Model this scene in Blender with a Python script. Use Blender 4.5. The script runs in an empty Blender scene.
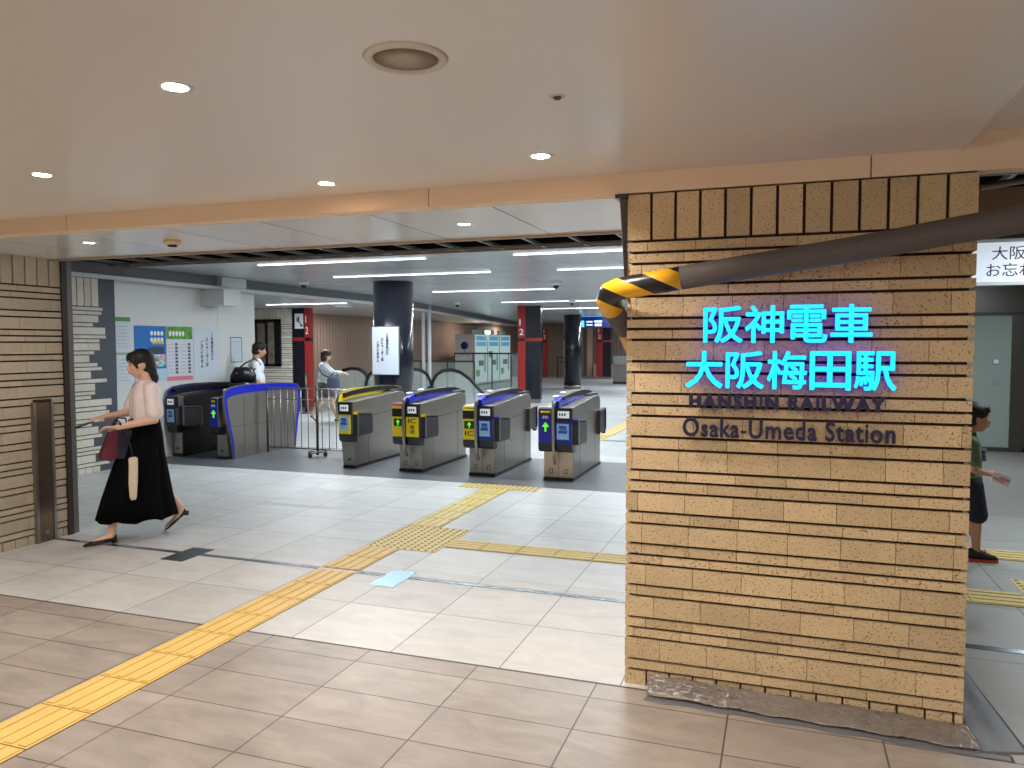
import bpy, bmesh, math, random
from mathutils import Vector, Matrix, Quaternion
random.seed(7)
S = bpy.context.scene
COL = S.collection
PI = math.pi

# ---------------------------------------------------------------- materials
def lin(c):
    out = []
    for v in c[:3]:
        v = v / 255.0
        out.append(v / 12.92 if v <= 0.04045 else ((v + 0.055) / 1.055) ** 2.4)
    return (*out, 1.0)

MATS = {}
def mat(name, col, rough=0.5, metal=0.0, emit=None, estr=0.0, noise=0.0, nscale=20.0, bump=0.0, bscale=60.0,
        coat=0.0, alpha=1.0, trans=0.0, spec=0.5, per_island=0.0, speck=0.0, stretch=None):
    if name in MATS:
        return MATS[name]
    m = bpy.data.materials.new(name); m.use_nodes = True
    nt = m.node_tree; N = nt.nodes; L = nt.links
    b = N['Principled BSDF']
    base = lin(col)
    b.inputs['Base Color'].default_value = base
    b.inputs['Roughness'].default_value = rough
    b.inputs['Metallic'].default_value = metal
    b.inputs['Specular IOR Level'].default_value = spec
    b.inputs['Coat Weight'].default_value = coat
    b.inputs['Alpha'].default_value = alpha
    b.inputs['Transmission Weight'].default_value = trans
    if emit:
        b.inputs['Emission Color'].default_value = lin(emit)
        b.inputs['Emission Strength'].default_value = estr
    tc = N.new('ShaderNodeTexCoord')
    vec = tc.outputs['Object']
    if stretch:
        mp = N.new('ShaderNodeMapping'); mp.inputs['Scale'].default_value = stretch
        L.new(vec, mp.inputs['Vector']); vec = mp.outputs['Vector']
    cur = None
    if noise > 0:
        n = N.new('ShaderNodeTexNoise'); n.inputs['Scale'].default_value = nscale; n.inputs['Detail'].default_value = 5
        L.new(vec, n.inputs['Vector'])
        r = N.new('ShaderNodeMapRange'); r.inputs[1].default_value = 0.3; r.inputs[2].default_value = 0.7
        r.inputs[3].default_value = 1 - noise; r.inputs[4].default_value = 1 + noise
        L.new(n.outputs['Fac'], r.inputs[0])
        cur = r.outputs[0]
    if per_island > 0:
        g = N.new('ShaderNodeNewGeometry')
        r = N.new('ShaderNodeMapRange'); r.inputs[3].default_value = 1 - per_island; r.inputs[4].default_value = 1 + per_island
        L.new(g.outputs['Random Per Island'], r.inputs[0])
        if cur:
            mm = N.new('ShaderNodeMath'); mm.operation = 'MULTIPLY'
            L.new(cur, mm.inputs[0]); L.new(r.outputs[0], mm.inputs[1]); cur = mm.outputs[0]
        else:
            cur = r.outputs[0]
    if speck > 0:
        n = N.new('ShaderNodeTexNoise'); n.inputs['Scale'].default_value = 120; n.inputs['Detail'].default_value = 2
        L.new(tc.outputs['Object'], n.inputs['Vector'])
        r = N.new('ShaderNodeMapRange'); r.inputs[1].default_value = 0.60; r.inputs[2].default_value = 0.66
        r.inputs[3].default_value = 1; r.inputs[4].default_value = 1 - speck
        L.new(n.outputs['Fac'], r.inputs[0])
        if cur:
            mm = N.new('ShaderNodeMath'); mm.operation = 'MULTIPLY'
            L.new(cur, mm.inputs[0]); L.new(r.outputs[0], mm.inputs[1]); cur = mm.outputs[0]
        else:
            cur = r.outputs[0]
    if cur:
        vm = N.new('ShaderNodeVectorMath'); vm.operation = 'SCALE'
        vm.inputs[0].default_value = base[:3]
        L.new(cur, vm.inputs['Scale']); L.new(vm.outputs[0], b.inputs['Base Color'])
    if bump > 0:
        n = N.new('ShaderNodeTexNoise'); n.inputs['Scale'].default_value = bscale; n.inputs['Detail'].default_value = 4
        L.new(vec, n.inputs['Vector'])
        bp = N.new('ShaderNodeBump'); bp.inputs['Strength'].default_value = bump; bp.inputs['Distance'].default_value = 0.01
        L.new(n.outputs['Fac'], bp.inputs['Height']); L.new(bp.outputs[0], b.inputs['Normal'])
    MATS[name] = m
    return m

def tile_mat(name, c1, c2, w, h, ox, oy, line=(70, 64, 60), mortar=0.004, rough=0.4, vein=0.10, offset=0.0, metal=0.0, vscale=1.3, spec=0.5):
    m = bpy.data.materials.new(name); m.use_nodes = True
    nt = m.node_tree; N = nt.nodes; L = nt.links
    b = N['Principled BSDF']; b.inputs['Roughness'].default_value = rough; b.inputs['Metallic'].default_value = metal
    b.inputs['Specular IOR Level'].default_value = spec
    tc = N.new('ShaderNodeTexCoord'); mp = N.new('ShaderNodeMapping'); mp.vector_type = 'POINT'
    mp.inputs['Location'].default_value = (-ox, -oy, 0)
    L.new(tc.outputs['Object'], mp.inputs['Vector'])
    br = N.new('ShaderNodeTexBrick'); br.offset = offset; br.squash = 1.0
    br.inputs['Scale'].default_value = 1.0; br.inputs['Brick Width'].default_value = w; br.inputs['Row Height'].default_value = h
    br.inputs['Mortar Size'].default_value = mortar; br.inputs['Mortar Smooth'].default_value = 0.1
    br.inputs['Color1'].default_value = lin(c1); br.inputs['Color2'].default_value = lin(c2); br.inputs['Mortar'].default_value = lin(line)
    L.new(mp.outputs[0], br.inputs['Vector'])
    # stone veining, streaked along one direction
    mp2 = N.new('ShaderNodeMapping'); mp2.inputs['Scale'].default_value = (vscale, vscale * 2.6, 1); mp2.inputs['Rotation'].default_value = (0, 0, 0.5)
    L.new(tc.outputs['Object'], mp2.inputs['Vector'])
    n = N.new('ShaderNodeTexNoise'); n.inputs['Scale'].default_value = 2.2; n.inputs['Detail'].default_value = 8; n.inputs['Roughness'].default_value = 0.62
    n.inputs['Distortion'].default_value = 0.8
    L.new(mp2.outputs[0], n.inputs['Vector'])
    r = N.new('ShaderNodeMapRange'); r.inputs[1].default_value = 0.3; r.inputs[2].default_value = 0.7
    r.inputs[3].default_value = 1 - vein; r.inputs[4].default_value = 1 + vein
    L.new(n.outputs['Fac'], r.inputs[0])
    vm = N.new('ShaderNodeVectorMath'); vm.operation = 'SCALE'
    L.new(br.outputs['Color'], vm.inputs[0]); L.new(r.outputs[0], vm.inputs['Scale']); L.new(vm.outputs[0], b.inputs['Base Color'])
    bp = N.new('ShaderNodeBump'); bp.inputs['Strength'].default_value = 0.3; bp.inputs['Distance'].default_value = 0.002; bp.invert = True
    L.new(br.outputs['Fac'], bp.inputs['Height']); L.new(bp.outputs[0], b.inputs['Normal'])
    return m

# ---------------------------------------------------------------- mesh builder
class MB:
    def __init__(s):
        s.v = []; s.f = []; s.mi = []; s.sm = []
    def add(s, vs, fs, mi=0, smooth=False):
        o = len(s.v); s.v += [tuple(v) for v in vs]
        for f in fs:
            s.f.append([o + i for i in f]); s.mi.append(mi); s.sm.append(smooth)
        return s
    def box(s, x0, x1, y0, y1, z0, z1, mi=0):
        x0, x1 = sorted((x0, x1)); y0, y1 = sorted((y0, y1)); z0, z1 = sorted((z0, z1))
        vs = [(x0,y0,z0),(x1,y0,z0),(x1,y1,z0),(x0,y1,z0),(x0,y0,z1),(x1,y0,z1),(x1,y1,z1),(x0,y1,z1)]
        return s.add(vs, [(0,3,2,1),(4,5,6,7),(0,1,5,4),(1,2,6,5),(2,3,7,6),(3,0,4,7)], mi)
    def prism(s, poly, lo, hi, axis='x', mi=0):
        """polygon of 2-D points extruded along an axis: x -> (y,z), y -> (x,z), z -> (x,y)"""
        def pt(a, b, c):
            return (c, a, b) if axis == 'x' else ((a, c, b) if axis == 'y' else (a, b, c))
        n = len(poly)
        vs = [pt(a, b, lo) for a, b in poly] + [pt(a, b, hi) for a, b in poly]
        fs = [tuple(range(n)), tuple(range(2 * n - 1, n - 1, -1))]
        fs += [(i, (i + 1) % n, n + (i + 1) % n, n + i) for i in range(n)]
        return s.add(vs, fs, mi)
    def strip(s, outer, inner, lo, hi, mi=0):
        """band between two (y,z) polylines of equal length, extruded along x"""
        n = len(outer)
        vs = [(lo, *p) for p in outer] + [(lo, *p) for p in inner] + [(hi, *p) for p in outer] + [(hi, *p) for p in inner]
        fs = []
        for i in range(n - 1):
            fs += [(i, i+1, n+i+1, n+i), (2*n+i, 3*n+i, 3*n+i+1, 2*n+i+1), (i, 2*n+i, 2*n+i+1, i+1), (n+i, n+i+1, 3*n+i+1, 3*n+i)]
        fs += [(0, n, 3*n, 2*n), (n-1, 3*n-1, 4*n-1, 2*n-1)]
        return s.add(vs, fs, mi)
    def tube(s, pts, r, seg=12, mi=0, cap=True, smooth=True, flat=1.0):
        pts = [Vector(p) for p in pts]; rs = r if isinstance(r, (list, tuple)) else [r] * len(pts)
        t0 = (pts[1] - pts[0]).normalized()
        up = Vector((0, 0, 1)) if abs(t0.z) < 0.9 else Vector((1, 0, 0))
        nx = t0.cross(up).normalized(); vs = []
        for i, p in enumerate(pts):
            if i == 0: t = t0
            elif i == len(pts) - 1: t = (pts[-1] - pts[-2]).normalized()
            else: t = ((pts[i+1] - p).normalized() + (p - pts[i-1]).normalized()).normalized()
            nx = (nx - t * nx.dot(t)).normalized(); ny = t.cross(nx)
            for k in range(seg):
                a = 2 * PI * k / seg
                vs.append(p + nx * math.cos(a) * rs[i] + ny * math.sin(a) * rs[i] * flat)
        fs = []
        for i in range(len(pts) - 1):
            for k in range(seg):
                k2 = (k + 1) % seg
                fs.append((i*seg+k, i*seg+k2, (i+1)*seg+k2, (i+1)*seg+k))
        s.add(vs, fs, mi, smooth)
        if cap:
            o = len(s.v) - len(vs)
            s.f.append([o + k for k in range(seg)][::-1]); s.mi.append(mi); s.sm.append(False)
            s.f.append([o + (len(pts)-1)*seg + k for k in range(seg)]); s.mi.append(mi); s.sm.append(False)
        return s
    def lathe(s, prof, c=(0, 0, 0), seg=32, mi=0, smooth=True):
        """profile of (r, z)"""
        vs = []; n = len(prof)
        for r, z in prof:
            for k in range(seg):
                a = 2 * PI * k / seg
                vs.append((c[0] + r * math.cos(a), c[1] + r * math.sin(a), c[2] + z))
        fs = [(i*seg+k, i*seg+(k+1) % seg, (i+1)*seg+(k+1) % seg, (i+1)*seg+k) for i in range(n-1) for k in range(seg)]
        s.add(vs, fs, mi, smooth)
        o = len(s.v) - len(vs)
        if prof[0][0] > 1e-4: s.f.append([o+k for k in range(seg)][::-1]); s.mi.append(mi); s.sm.append(False)
        if prof[-1][0] > 1e-4: s.f.append([o+(n-1)*seg+k for k in range(seg)]); s.mi.append(mi); s.sm.append(False)
        return s
    def loft(s, rings, mi=0, cap=True, smooth=True):
        n = len(rings[0]); vs = [p for r in rings for p in r]
        fs = [(i*n+k, i*n+(k+1) % n, (i+1)*n+(k+1) % n, (i+1)*n+k) for i in range(len(rings)-1) for k in range(n)]
        s.add(vs, fs, mi, smooth)
        if cap:
            o = len(s.v) - len(vs)
            s.f.append([o+k for k in range(n)][::-1]); s.mi.append(mi); s.sm.append(False)
            s.f.append([o+(len(rings)-1)*n+k for k in range(n)]); s.mi.append(mi); s.sm.append(False)
        return s
    def ell(s, c, r, mi=0, seg=16, rings=10):
        c = Vector(c); vs = []
        for i in range(rings + 1):
            ph = PI * i / rings
            for k in range(seg):
                a = 2 * PI * k / seg
                vs.append((c.x + r[0]*math.sin(ph)*math.cos(a), c.y + r[1]*math.sin(ph)*math.sin(a), c.z + r[2]*math.cos(ph)))
        fs = [(i*seg+k, (i+1)*seg+k, (i+1)*seg+(k+1) % seg, i*seg+(k+1) % seg) for i in range(rings) for k in range(seg)]
        return s.add(vs, fs, mi, True)
    def build(s, name, mats, parent=None, loc=None, bevel=0.0, base=None):
        me = bpy.data.meshes.new(name)
        vs = s.v
        if base is not None:                       # store vertices relative to the given base point
            vs = [(x - base[0], y - base[1], z - base[2]) for x, y, z in vs]; loc = base
        me.from_pydata(vs, [], s.f)
        for m in (mats if isinstance(mats, (list, tuple)) else [mats]): me.materials.append(m)
        for p, mi, sm in zip(me.polygons, s.mi, s.sm): p.material_index = mi; p.use_smooth = sm
        bm = bmesh.new(); bm.from_mesh(me)
        bmesh.ops.remove_doubles(bm, verts=bm.verts, dist=1e-5)
        bmesh.ops.recalc_face_normals(bm, faces=bm.faces); bm.to_mesh(me); bm.free()
        o = bpy.data.objects.new(name, me); COL.objects.link(o)
        if loc is not None: o.location = loc
        if parent: o.parent = parent
        if bevel:
            md = o.modifiers.new('bevel', 'BEVEL'); md.width = bevel; md.segments = 2; md.limit_method = 'ANGLE'; md.angle_limit = 0.7
        return o

def empty(name, loc=(0, 0, 0), rz=0.0):
    o = bpy.data.objects.new(name, None); COL.objects.link(o); o.location = loc; o.rotation_euler = (0, 0, rz)
    o.empty_display_size = 0.1
    return o
def tag(o, label, cat, group=None, kind=None):
    o['label'] = label; o['category'] = cat
    if group: o['group'] = group
    if kind: o['kind'] = kind
    return o
def struct(o):
    o['kind'] = 'structure'; return o

def text(name, body, O, R, U, w, h, ext, mats, parent=None, bold=0.0, align='CENTER', fit=True, line=1.0, fat=0.0):
    """text fitted to a box: O lower-left corner, R/U unit vectors, w x h metres, ext thickness towards the viewer side"""
    cu = bpy.data.curves.new('tmp', 'FONT'); cu.body = body; cu.size = 1.0; cu.extrude = 0.05; cu.offset = bold
    cu.align_x = align; cu.space_line = line; cu.resolution_u = 3
    to = bpy.data.objects.new('tmp', cu); COL.objects.link(to); bpy.context.view_layer.update()
    me = bpy.data.meshes.new_from_object(to.evaluated_get(bpy.context.evaluated_depsgraph_get()))
    bpy.data.objects.remove(to); bpy.data.curves.remove(cu)
    if not me.vertices: return None
    xs = [v.co.x for v in me.vertices]; ys = [v.co.y for v in me.vertices]
    x0, x1, y0, y1 = min(xs), max(xs), min(ys), max(ys)
    sx = w / max(1e-6, x1 - x0); sy = h / max(1e-6, y1 - y0)
    if not fit: sx = sy = min(sx, sy)
    O = Vector(O); R = Vector(R); U = Vector(U); Nn = R.cross(U)
    nz = [p.normal.z for p in me.polygons]
    for v in me.vertices:
        a, b_, c = (v.co.x - x0) * sx, (v.co.y - y0) * sy, (v.co.z + 0.05) / 0.1 * ext
        v.co = R * a + U * b_ + Nn * c
    me.materials.clear()
    ms = mats if isinstance(mats, (list, tuple)) else [mats]
    for m in ms: me.materials.append(m)
    for p, z in zip(me.polygons, nz): p.material_index = 0 if (z > 0.5 or len(ms) == 1) else 1
    me.name = name
    if fat:                                       # heavier strokes: the outline repeated a hair to every side
        bm = bmesh.new(); bm.from_mesh(me); geo = bm.verts[:] + bm.edges[:] + bm.faces[:]
        for k in range(8):
            q = bmesh.ops.duplicate(bm, geom=geo)
            dv = (R * math.cos(k * PI / 4) + U * math.sin(k * PI / 4)) * fat + Nn * (ext * .002 * (k + 1))
            bmesh.ops.translate(bm, vec=dv, verts=[v for v in q['geom'] if isinstance(v, bmesh.types.BMVert)])
        bm.to_mesh(me); bm.free()
    o = bpy.data.objects.new(name, me); COL.objects.link(o)
    o.location = O
    if parent:
        o.parent = parent; o.location = O - parent.location
    return o

# ---------------------------------------------------------------- palette
BRICK = mat('tan_brick', (214, 188, 148), 0.8, noise=0.05, nscale=9, bump=0.6, bscale=110, per_island=0.13, speck=0.6, spec=0.2)
MORTAR = mat('dark_mortar', (62, 40, 30), 0.95)
BRICKN = mat('greyish_tan_brick', (184, 171, 152), 0.75, noise=0.05, bump=0.3, bscale=90, per_island=0.09, speck=0.15, spec=0.3)
BRICKL = mat('pale_brick', (212, 206, 192), 0.75, noise=0.04, bump=0.25, bscale=90, per_island=0.07, speck=0.12, spec=0.3)
SLATE = mat('slate_panel', (70, 76, 86), 0.6)
WHITEP = mat('white_panel', (208, 210, 208), 0.35, noise=0.015, nscale=2)
CREAM = mat('cream_fascia', (240, 212, 180), 0.5)
CEILF = mat('painted_ceiling', (230, 225, 221), 0.28, spec=0.5)
STEEL = mat('brushed_steel', (152, 147, 141), 0.34, metal=0.85, noise=0.08, nscale=3, stretch=(60, 60, 1))
STEELD = mat('dark_steel', (96, 88, 80), 0.35, metal=0.9)
BLACK = mat('black_plastic', (18, 19, 24), 0.35)
DGREY = mat('charcoal_plastic', (46, 48, 54), 0.4)
BLUE = mat('blue_plastic', (16, 32, 172), 0.3)
YEL = mat('yellow_plastic', (244, 218, 10), 0.35)
WHITE = mat('white_plastic', (232, 236, 240), 0.4)
PAPER = mat('white_paper', (198, 208, 220), 0.7)
INK = mat('ink', (24, 26, 34), 0.6)
VOID = mat('plenum_dark', (12, 12, 12), 0.95)
CHAN = mat('galvanised_channel', (150, 146, 140), 0.45, metal=0.5)
COLBLK = mat('black_cladding', (24, 27, 38), 0.22, coat=0.3)
RED = mat('red_cladding', (156, 40, 38), 0.45)
GLASS = mat('clear_glass', (205, 225, 220), 0.05, alpha=0.22, spec=0.6)

# ================================================================ SETTING
XW = -5.60        # near left wall face
XF = -8.05        # far left wall face
def quad(name, x0, x1, y0, y1, z, m, t=0.05, up=True):
    b = MB(); b.box(x0, x1, y0, y1, z - t if up else z, z if up else z + t)
    return struct(b.build(name, m))

near_a = tile_mat('near_tile', (160, 149, 140), (148, 137, 128), 0.6, 0.303, -0.794, 2.999, line=(84, 72, 64), mortar=0.0035, rough=0.38, vein=0.20)
near_b = tile_mat('near_tile_b', (160, 149, 140), (148, 137, 128), 0.6, 0.303, -3.09, 2.999, line=(84, 72, 64), mortar=0.0035, rough=0.38, vein=0.20)
mid_t = tile_mat('mid_tile', (200, 197, 193), (188, 185, 181), 0.6, 0.6, -1.285, 3.46, line=(112, 106, 102), mortar=0.0035, rough=0.4, vein=0.12)
mid_t2 = tile_mat('mid_tile_b', (202, 204, 204), (191, 193, 193), 0.6, 0.6, -1.285, 4.80, line=(118, 114, 110), mortar=0.0035, rough=0.4, vein=0.10)
dark_t = tile_mat('gate_tile', (98, 102, 106), (90, 94, 99), 0.6, 0.6, -1.285, 8.0, line=(60, 62, 66), mortar=0.003, rough=0.4, vein=0.06)
side_t = tile_mat('side_tile', (158, 158, 152), (150, 150, 145), 0.9, 0.9, 1.36, 3.46, line=(80, 78, 76), mortar=0.004, rough=0.4, vein=0.08)
quad('floor', -2.92, 6.0, -4.0, 3.457, 0, near_a)
quad('floor', XW - 0.0, -2.92, -4.0, 3.457, 0, near_b)
quad('floor', -8.05, 0.80, 3.457, 4.80, 0, mid_t)
quad('floor', -8.05, 0.80, 4.80, 8.05, 0, mid_t2)
quad('floor', -8.05, 1.0, 8.05, 10.10, 0, dark_t)
quad('floor', -12.4, 1.0, 10.10, 38.0, 0, tile_mat('hall_tile', (178, 183, 184), (168, 173, 175), 0.6, 0.6, -1.285, 10.1, line=(118, 114, 110), mortar=0.0035, rough=0.4, vein=0.10))
quad('floor', 0.80, 6.0, 3.457, 8.05, 0, side_t)
quad('floor', 1.0, 6.0, 8.05, 13.2, 0, mat('grey_floor', (140, 138, 134), 0.4, noise=0.05, nscale=3))
# dark metal joint along the zone border, shutter track
struct(MB().box(XW, 6.0, 3.45, 3.462, 0.0, 0.0015).build('trim_1', mat('joint_dark', (80, 74, 70), 0.5)))
struct(MB().box(XW, -3.09, 4.60, 4.645, 0.0, 0.0025).box(-2.77, -0.69, 4.60, 4.645, 0.0, 0.0025).box(0.75, 6.0, 4.50, 4.56, 0.0, 0.0025)
       .build('trim_2', mat('track_metal', (112, 122, 132), 0.22, metal=0.75)))

# ceilings
struct(MB().box(XW, 0.66, -4.0, 3.5, 2.36, 2.42).build('ceiling', CEILF))
struct(MB().box(0.66, 6.0, -4.0, 3.5, 2.42, 2.46).box(0.655, 0.665, -4.0, 3.5, 2.355, 2.42).build('ceiling', CEILF))
b = MB()
for x0, x1 in [(XW, -4.06), (-4.055, -1.67), (-1.665, 0.33), (0.335, 2.6), (2.605, 6.0)]:
    b.box(x0, x1, 3.5, 3.60, 2.27, 2.365 if x1 < 0.4 else 2.44)
struct(b.build('trim_3', CREAM))
mid_ceil = tile_mat('mid_ceiling_panel', (232, 231, 230), (228, 227, 226), 0.70, 6.0, -0.68, 0.0, line=(70, 66, 64), mortar=0.0045, rough=0.22, vein=0.01, metal=0.12, spec=0.9)
struct(MB().box(-8.05, -0.68, 3.60, 4.66, 2.275, 2.31).build('ceiling', mid_ceil))
struct(MB().box(-8.05, -0.68, 4.66, 4.70, 2.262, 2.32).box(-8.05, 1.0, 7.87, 7.90, 2.595, 2.615).build('trim_4', mat('tan_edge', (176, 152, 130), 0.5)))
far_ceil = tile_mat('far_ceiling_panel', (212, 215, 218), (207, 211, 214), 1.8, 0.9, -1.0, 0.3, line=(120, 122, 124), mortar=0.006, rough=0.25, vein=0.015, metal=0.25, spec=0.9, offset=0.5)
b = MB()
b.prism([(XF, 7.9), (XF, 15.0), (-11.8, 34.3), (-11.8, 38), (1.0, 38), (1.0, 7.9)], 2.60, 2.65, 'z')
struct(b.build('ceiling', far_ceil))
b = MB(); b.prism([(XF, 10.45), (-12.4, 10.45), (-12.4, 38), (-11.8, 38), (-11.8, 34.3), (XF, 15.0)], 2.43, 2.48, 'z')
struct(b.build('ceiling', far_ceil))
# soffit: grey fascia with a white lip
def wallseg(b, p, q, z0, z1, t, mi=0):
    p = Vector((*p, 0)); q = Vector((*q, 0)); d = (q - p).normalized(); n = Vector((d.y, -d.x, 0)) * t
    vs = [p, q, q + n, p + n]
    b.add([(v.x, v.y, z) for z in (z0, z1) for v in vs], [(0,3,2,1),(4,5,6,7),(0,1,5,4),(1,2,6,5),(2,3,7,6),(3,0,4,7)], mi)
b = MB()
pts = [(XF, 5.2), (XF, 15.0), (-11.8, 34.3)]
for p, q in zip(pts, pts[1:]): wallseg(b, p, q, 2.45, 2.60, 0.04)
struct(b.build('trim_5', mat('soffit_grey', (112, 114, 116), 0.5)))
b = MB()
for p, q in zip(pts, pts[1:]): wallseg(b, p, q, 2.405, 2.452, 0.09)
struct(b.build('trim_6', mat('soffit_lip', (206, 210, 214), 0.4)))
# plenum shell above the open gap
b = MB()
b.box(-8.1, 6.0, 3.62, 8.0, 3.2, 3.24).box(-8.1, 6.0, 3.60, 3.62, 2.45, 3.2).box(-8.1, 6.0, 8.0, 8.04, 2.65, 3.2).box(-8.1, 1.0, 7.9, 8.0, 2.65, 2.7)
b.box(-8.14, -8.1, 3.6, 8.0, 2.47, 3.2).box(6.0, 6.04, 3.6, 8.0, 2.3, 3.2)
struct(b.build('ceiling_void', VOID))

# ---- bricks
ROWZ = [2.261, 2.052, 2.001, 1.951, 1.855, 1.804, 1.705, 1.656, 1.607, 1.509, 1.459, 1.363, 1.309, 1.26, 1.164, 1.107, 1.01, 0.961, 0.909,
        0.816, 0.763, 0.668, 0.616, 0.571, 0.473, 0.423, 0.321, 0.272, 0.225, 0.123, 0.073, 0.0]
def bricks(b, L, rnd, O, R, Nn, z_top=2.262, ragged=None, soldier=0.1035, depth=0.02, gap=0.0125):
    """brick face of length L starting at O, running along R and standing out along Nn"""
    O = Vector(O); R = Vector(R); Nn = Vector(Nn)
    def brick(a0, a1, z0, z1, t):
        vs = []
        for z in (z0, z1):
            for a, n in ((a0, 0), (a1, 0), (a1, t), (a0, t)):
                p = O + R * a + Nn * n; vs.append((p.x, p.y, z))
        b.add(vs, [(0,3,2,1),(4,5,6,7),(0,1,5,4),(1,2,6,5),(2,3,7,6),(3,0,4,7)], 0)
    n = len(ROWZ)
    for i in range(n - 1):
        z1, z0 = ROWZ[i], ROWZ[i + 1]
        g = gap * 0.5
        Lr = L if ragged is None else ragged(i)
        if i == 0:
            a = 0.0; k = max(1, round(Lr / soldier)); w = Lr / k
            for q in range(k): brick(q * w + (0 if q == 0 else g), (q + 1) * w - (0 if q == k - 1 else g), z0 + g, z_top, depth)
            continue
        if i == n - 2:
            a = 0.0; w = 0.105
            while a < Lr - 0.01:
                e = min(Lr, a + w); brick(a, e - (0.009 if e < Lr else 0), 0.0, z1 - g, depth * 0.8); a = e
            continue
        thick = z1 - z0 > 0.07
        a = -rnd.uniform(0.0, 0.19); rt = depth * rnd.uniform(0.8, 1.1)
        while a < Lr:
            e = a + 0.2115
            if Lr - e < 0.03: e = Lr
            s0 = max(0.0, a); e0 = min(Lr, e)
            if e0 - s0 > 0.004:
                brick(s0, e0 - (0.0022 if e0 < Lr else 0), z0 + g, z1 - g, rt + rnd.uniform(-0.0012, 0.0012))
            a = e

rnd = random.Random(3)
# the brick pillar
pil = empty('brick_pillar', (0.025, 4.1, 0))
tag(pil, 'broad tan brick pillar carrying the blue lit station lettering', 'pillar')
X0, X1, Y0, Y1 = -0.672, 0.722, 3.50, 4.66
b = MB()
b.box(X0 + 0.02, X1 - 0.02, Y0 + 0.02, Y1 - 0.02, 0.0, 2.266)
b.build('mortar_core', MORTAR, pil, base=None).location = (-0.025, -4.1, 0)
def face(name, L, O, R, Nn, seed):
    b = MB(); bricks(b, L, random.Random(seed), O, R, Nn)
    o = b.build(name, BRICK, pil); o.location = (-0.025, -4.1, 0); return o
face('brick_face', X1 - X0, (X0, Y0 + 0.02, 0), (1, 0, 0), (0, -1, 0), 5)
face('brick_face', Y1 - Y0 - 0.04, (X1 - 0.02, Y0 + 0.022, 0), (0, 1, 0), (1, 0, 0), 6)
face('brick_face', Y1 - Y0 - 0.04, (X0 + 0.02, Y1 - 0.018, 0), (0, -1, 0), (-1, 0, 0), 8)
# grey folded plastic edge guard hanging at the upper left corner of the pillar
b = MB(); b.add([(-0.676, 3.50, 1.80), (-0.676, 3.50, 2.255), (-0.700, 3.47, 2.255), (-0.676, 3.47, 1.80),
                 (-0.680, 3.56, 1.80), (-0.680, 3.56, 2.255), (-0.715, 3.53, 2.255), (-0.685, 3.53, 1.80)],
                [(0,1,2,3), (7,6,5,4), (0,4,5,1), (3,2,6,7), (1,5,6,2), (0,3,7,4)])
b.box(-0.722, -0.668, 3.46, 3.56, 2.245, 2.262, 1)
tag(b.build('edge_guard', [mat('dull_grey_plastic', (104, 96, 90), 0.5), BLACK]), 'thin grey edge strip on the upper left corner of the tan pillar', 'strip')

# near left wall
b = MB(); b.box(-5.85, XW - 0.02, -4.0, 4.76, 0, 2.5, 1)
bricks(b, 4.75 + 4.0, random.Random(11), (XW - 0.02, -4.0, 0), (0, 1, 0), (1, 0, 0), z_top=2.30)
struct(b.build('wall_left', [BRICKN, MORTAR]))
b = MB(); b.box(-5.66, -5.585, 4.75, 4.80, 0, 2.275).box(-5.64, -5.60, 4.81, 4.86, 0, 2.275, 1)
struct(b.build('trim_7', [mat('bronze_frame', (62, 54, 50), 0.4, metal=0.6), mat('grey_frame', (110, 104, 100), 0.4, metal=0.6)]))
# far left wall: pale brick with ragged ends, slate stripe, white panels
b = MB(); b.box(-8.4, XF - 0.021, 4.8, 7.0, 0, 2.42, 1)
rr = random.Random(21); ends = [rr.uniform(2.40, 2.72) for _ in range(40)]; ends[0] = 2.56
ends[30] = 2.52
bricks(b, 2.56, random.Random(12), (XF - 0.02, 4.8, 0), (0, 1, 0), (1, 0, 0), z_top=2.40, ragged=lambda i: ends[i])
struct(b.build('wall_left', [BRICKL, MORTAR]))
struct(MB().box(-8.4, XF - 0.012, 7.0, 7.62, 0, 2.42).build('wall_left', SLATE))
XP = -8.18
b = MB(); b.box(-8.45, XP, 7.58, 9.653, 0, 2.43).box(-8.45, XP, 9.657, 10.53, 0, 2.43)
struct(b.build('wall_left', WHITEP))
struct(MB().box(-5.86, -5.60, 4.1, 4.8, 2.3, 2.5).box(-8.4, -5.62, 4.6, 4.8, 0, 2.45).build('wall_left', SLATE))
# office brick wall facing the gates
def brick_y(b, L, O, seed, zt): bricks(b, L, random.Random(seed), O, (1, 0, 0), (0, -1, 0), z_top=zt)
b = MB(); b.box(-12.4, -10.93, 15.44, 15.7, 0, 2.43, 1)
bricks(b, 1.47, random.Random(31), (-12.4, 15.44, 0), (1, 0, 0), (0, -1, 0), z_top=2.42)
struct(b.build('wall_left', [BRICKL, MORTAR]))
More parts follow.
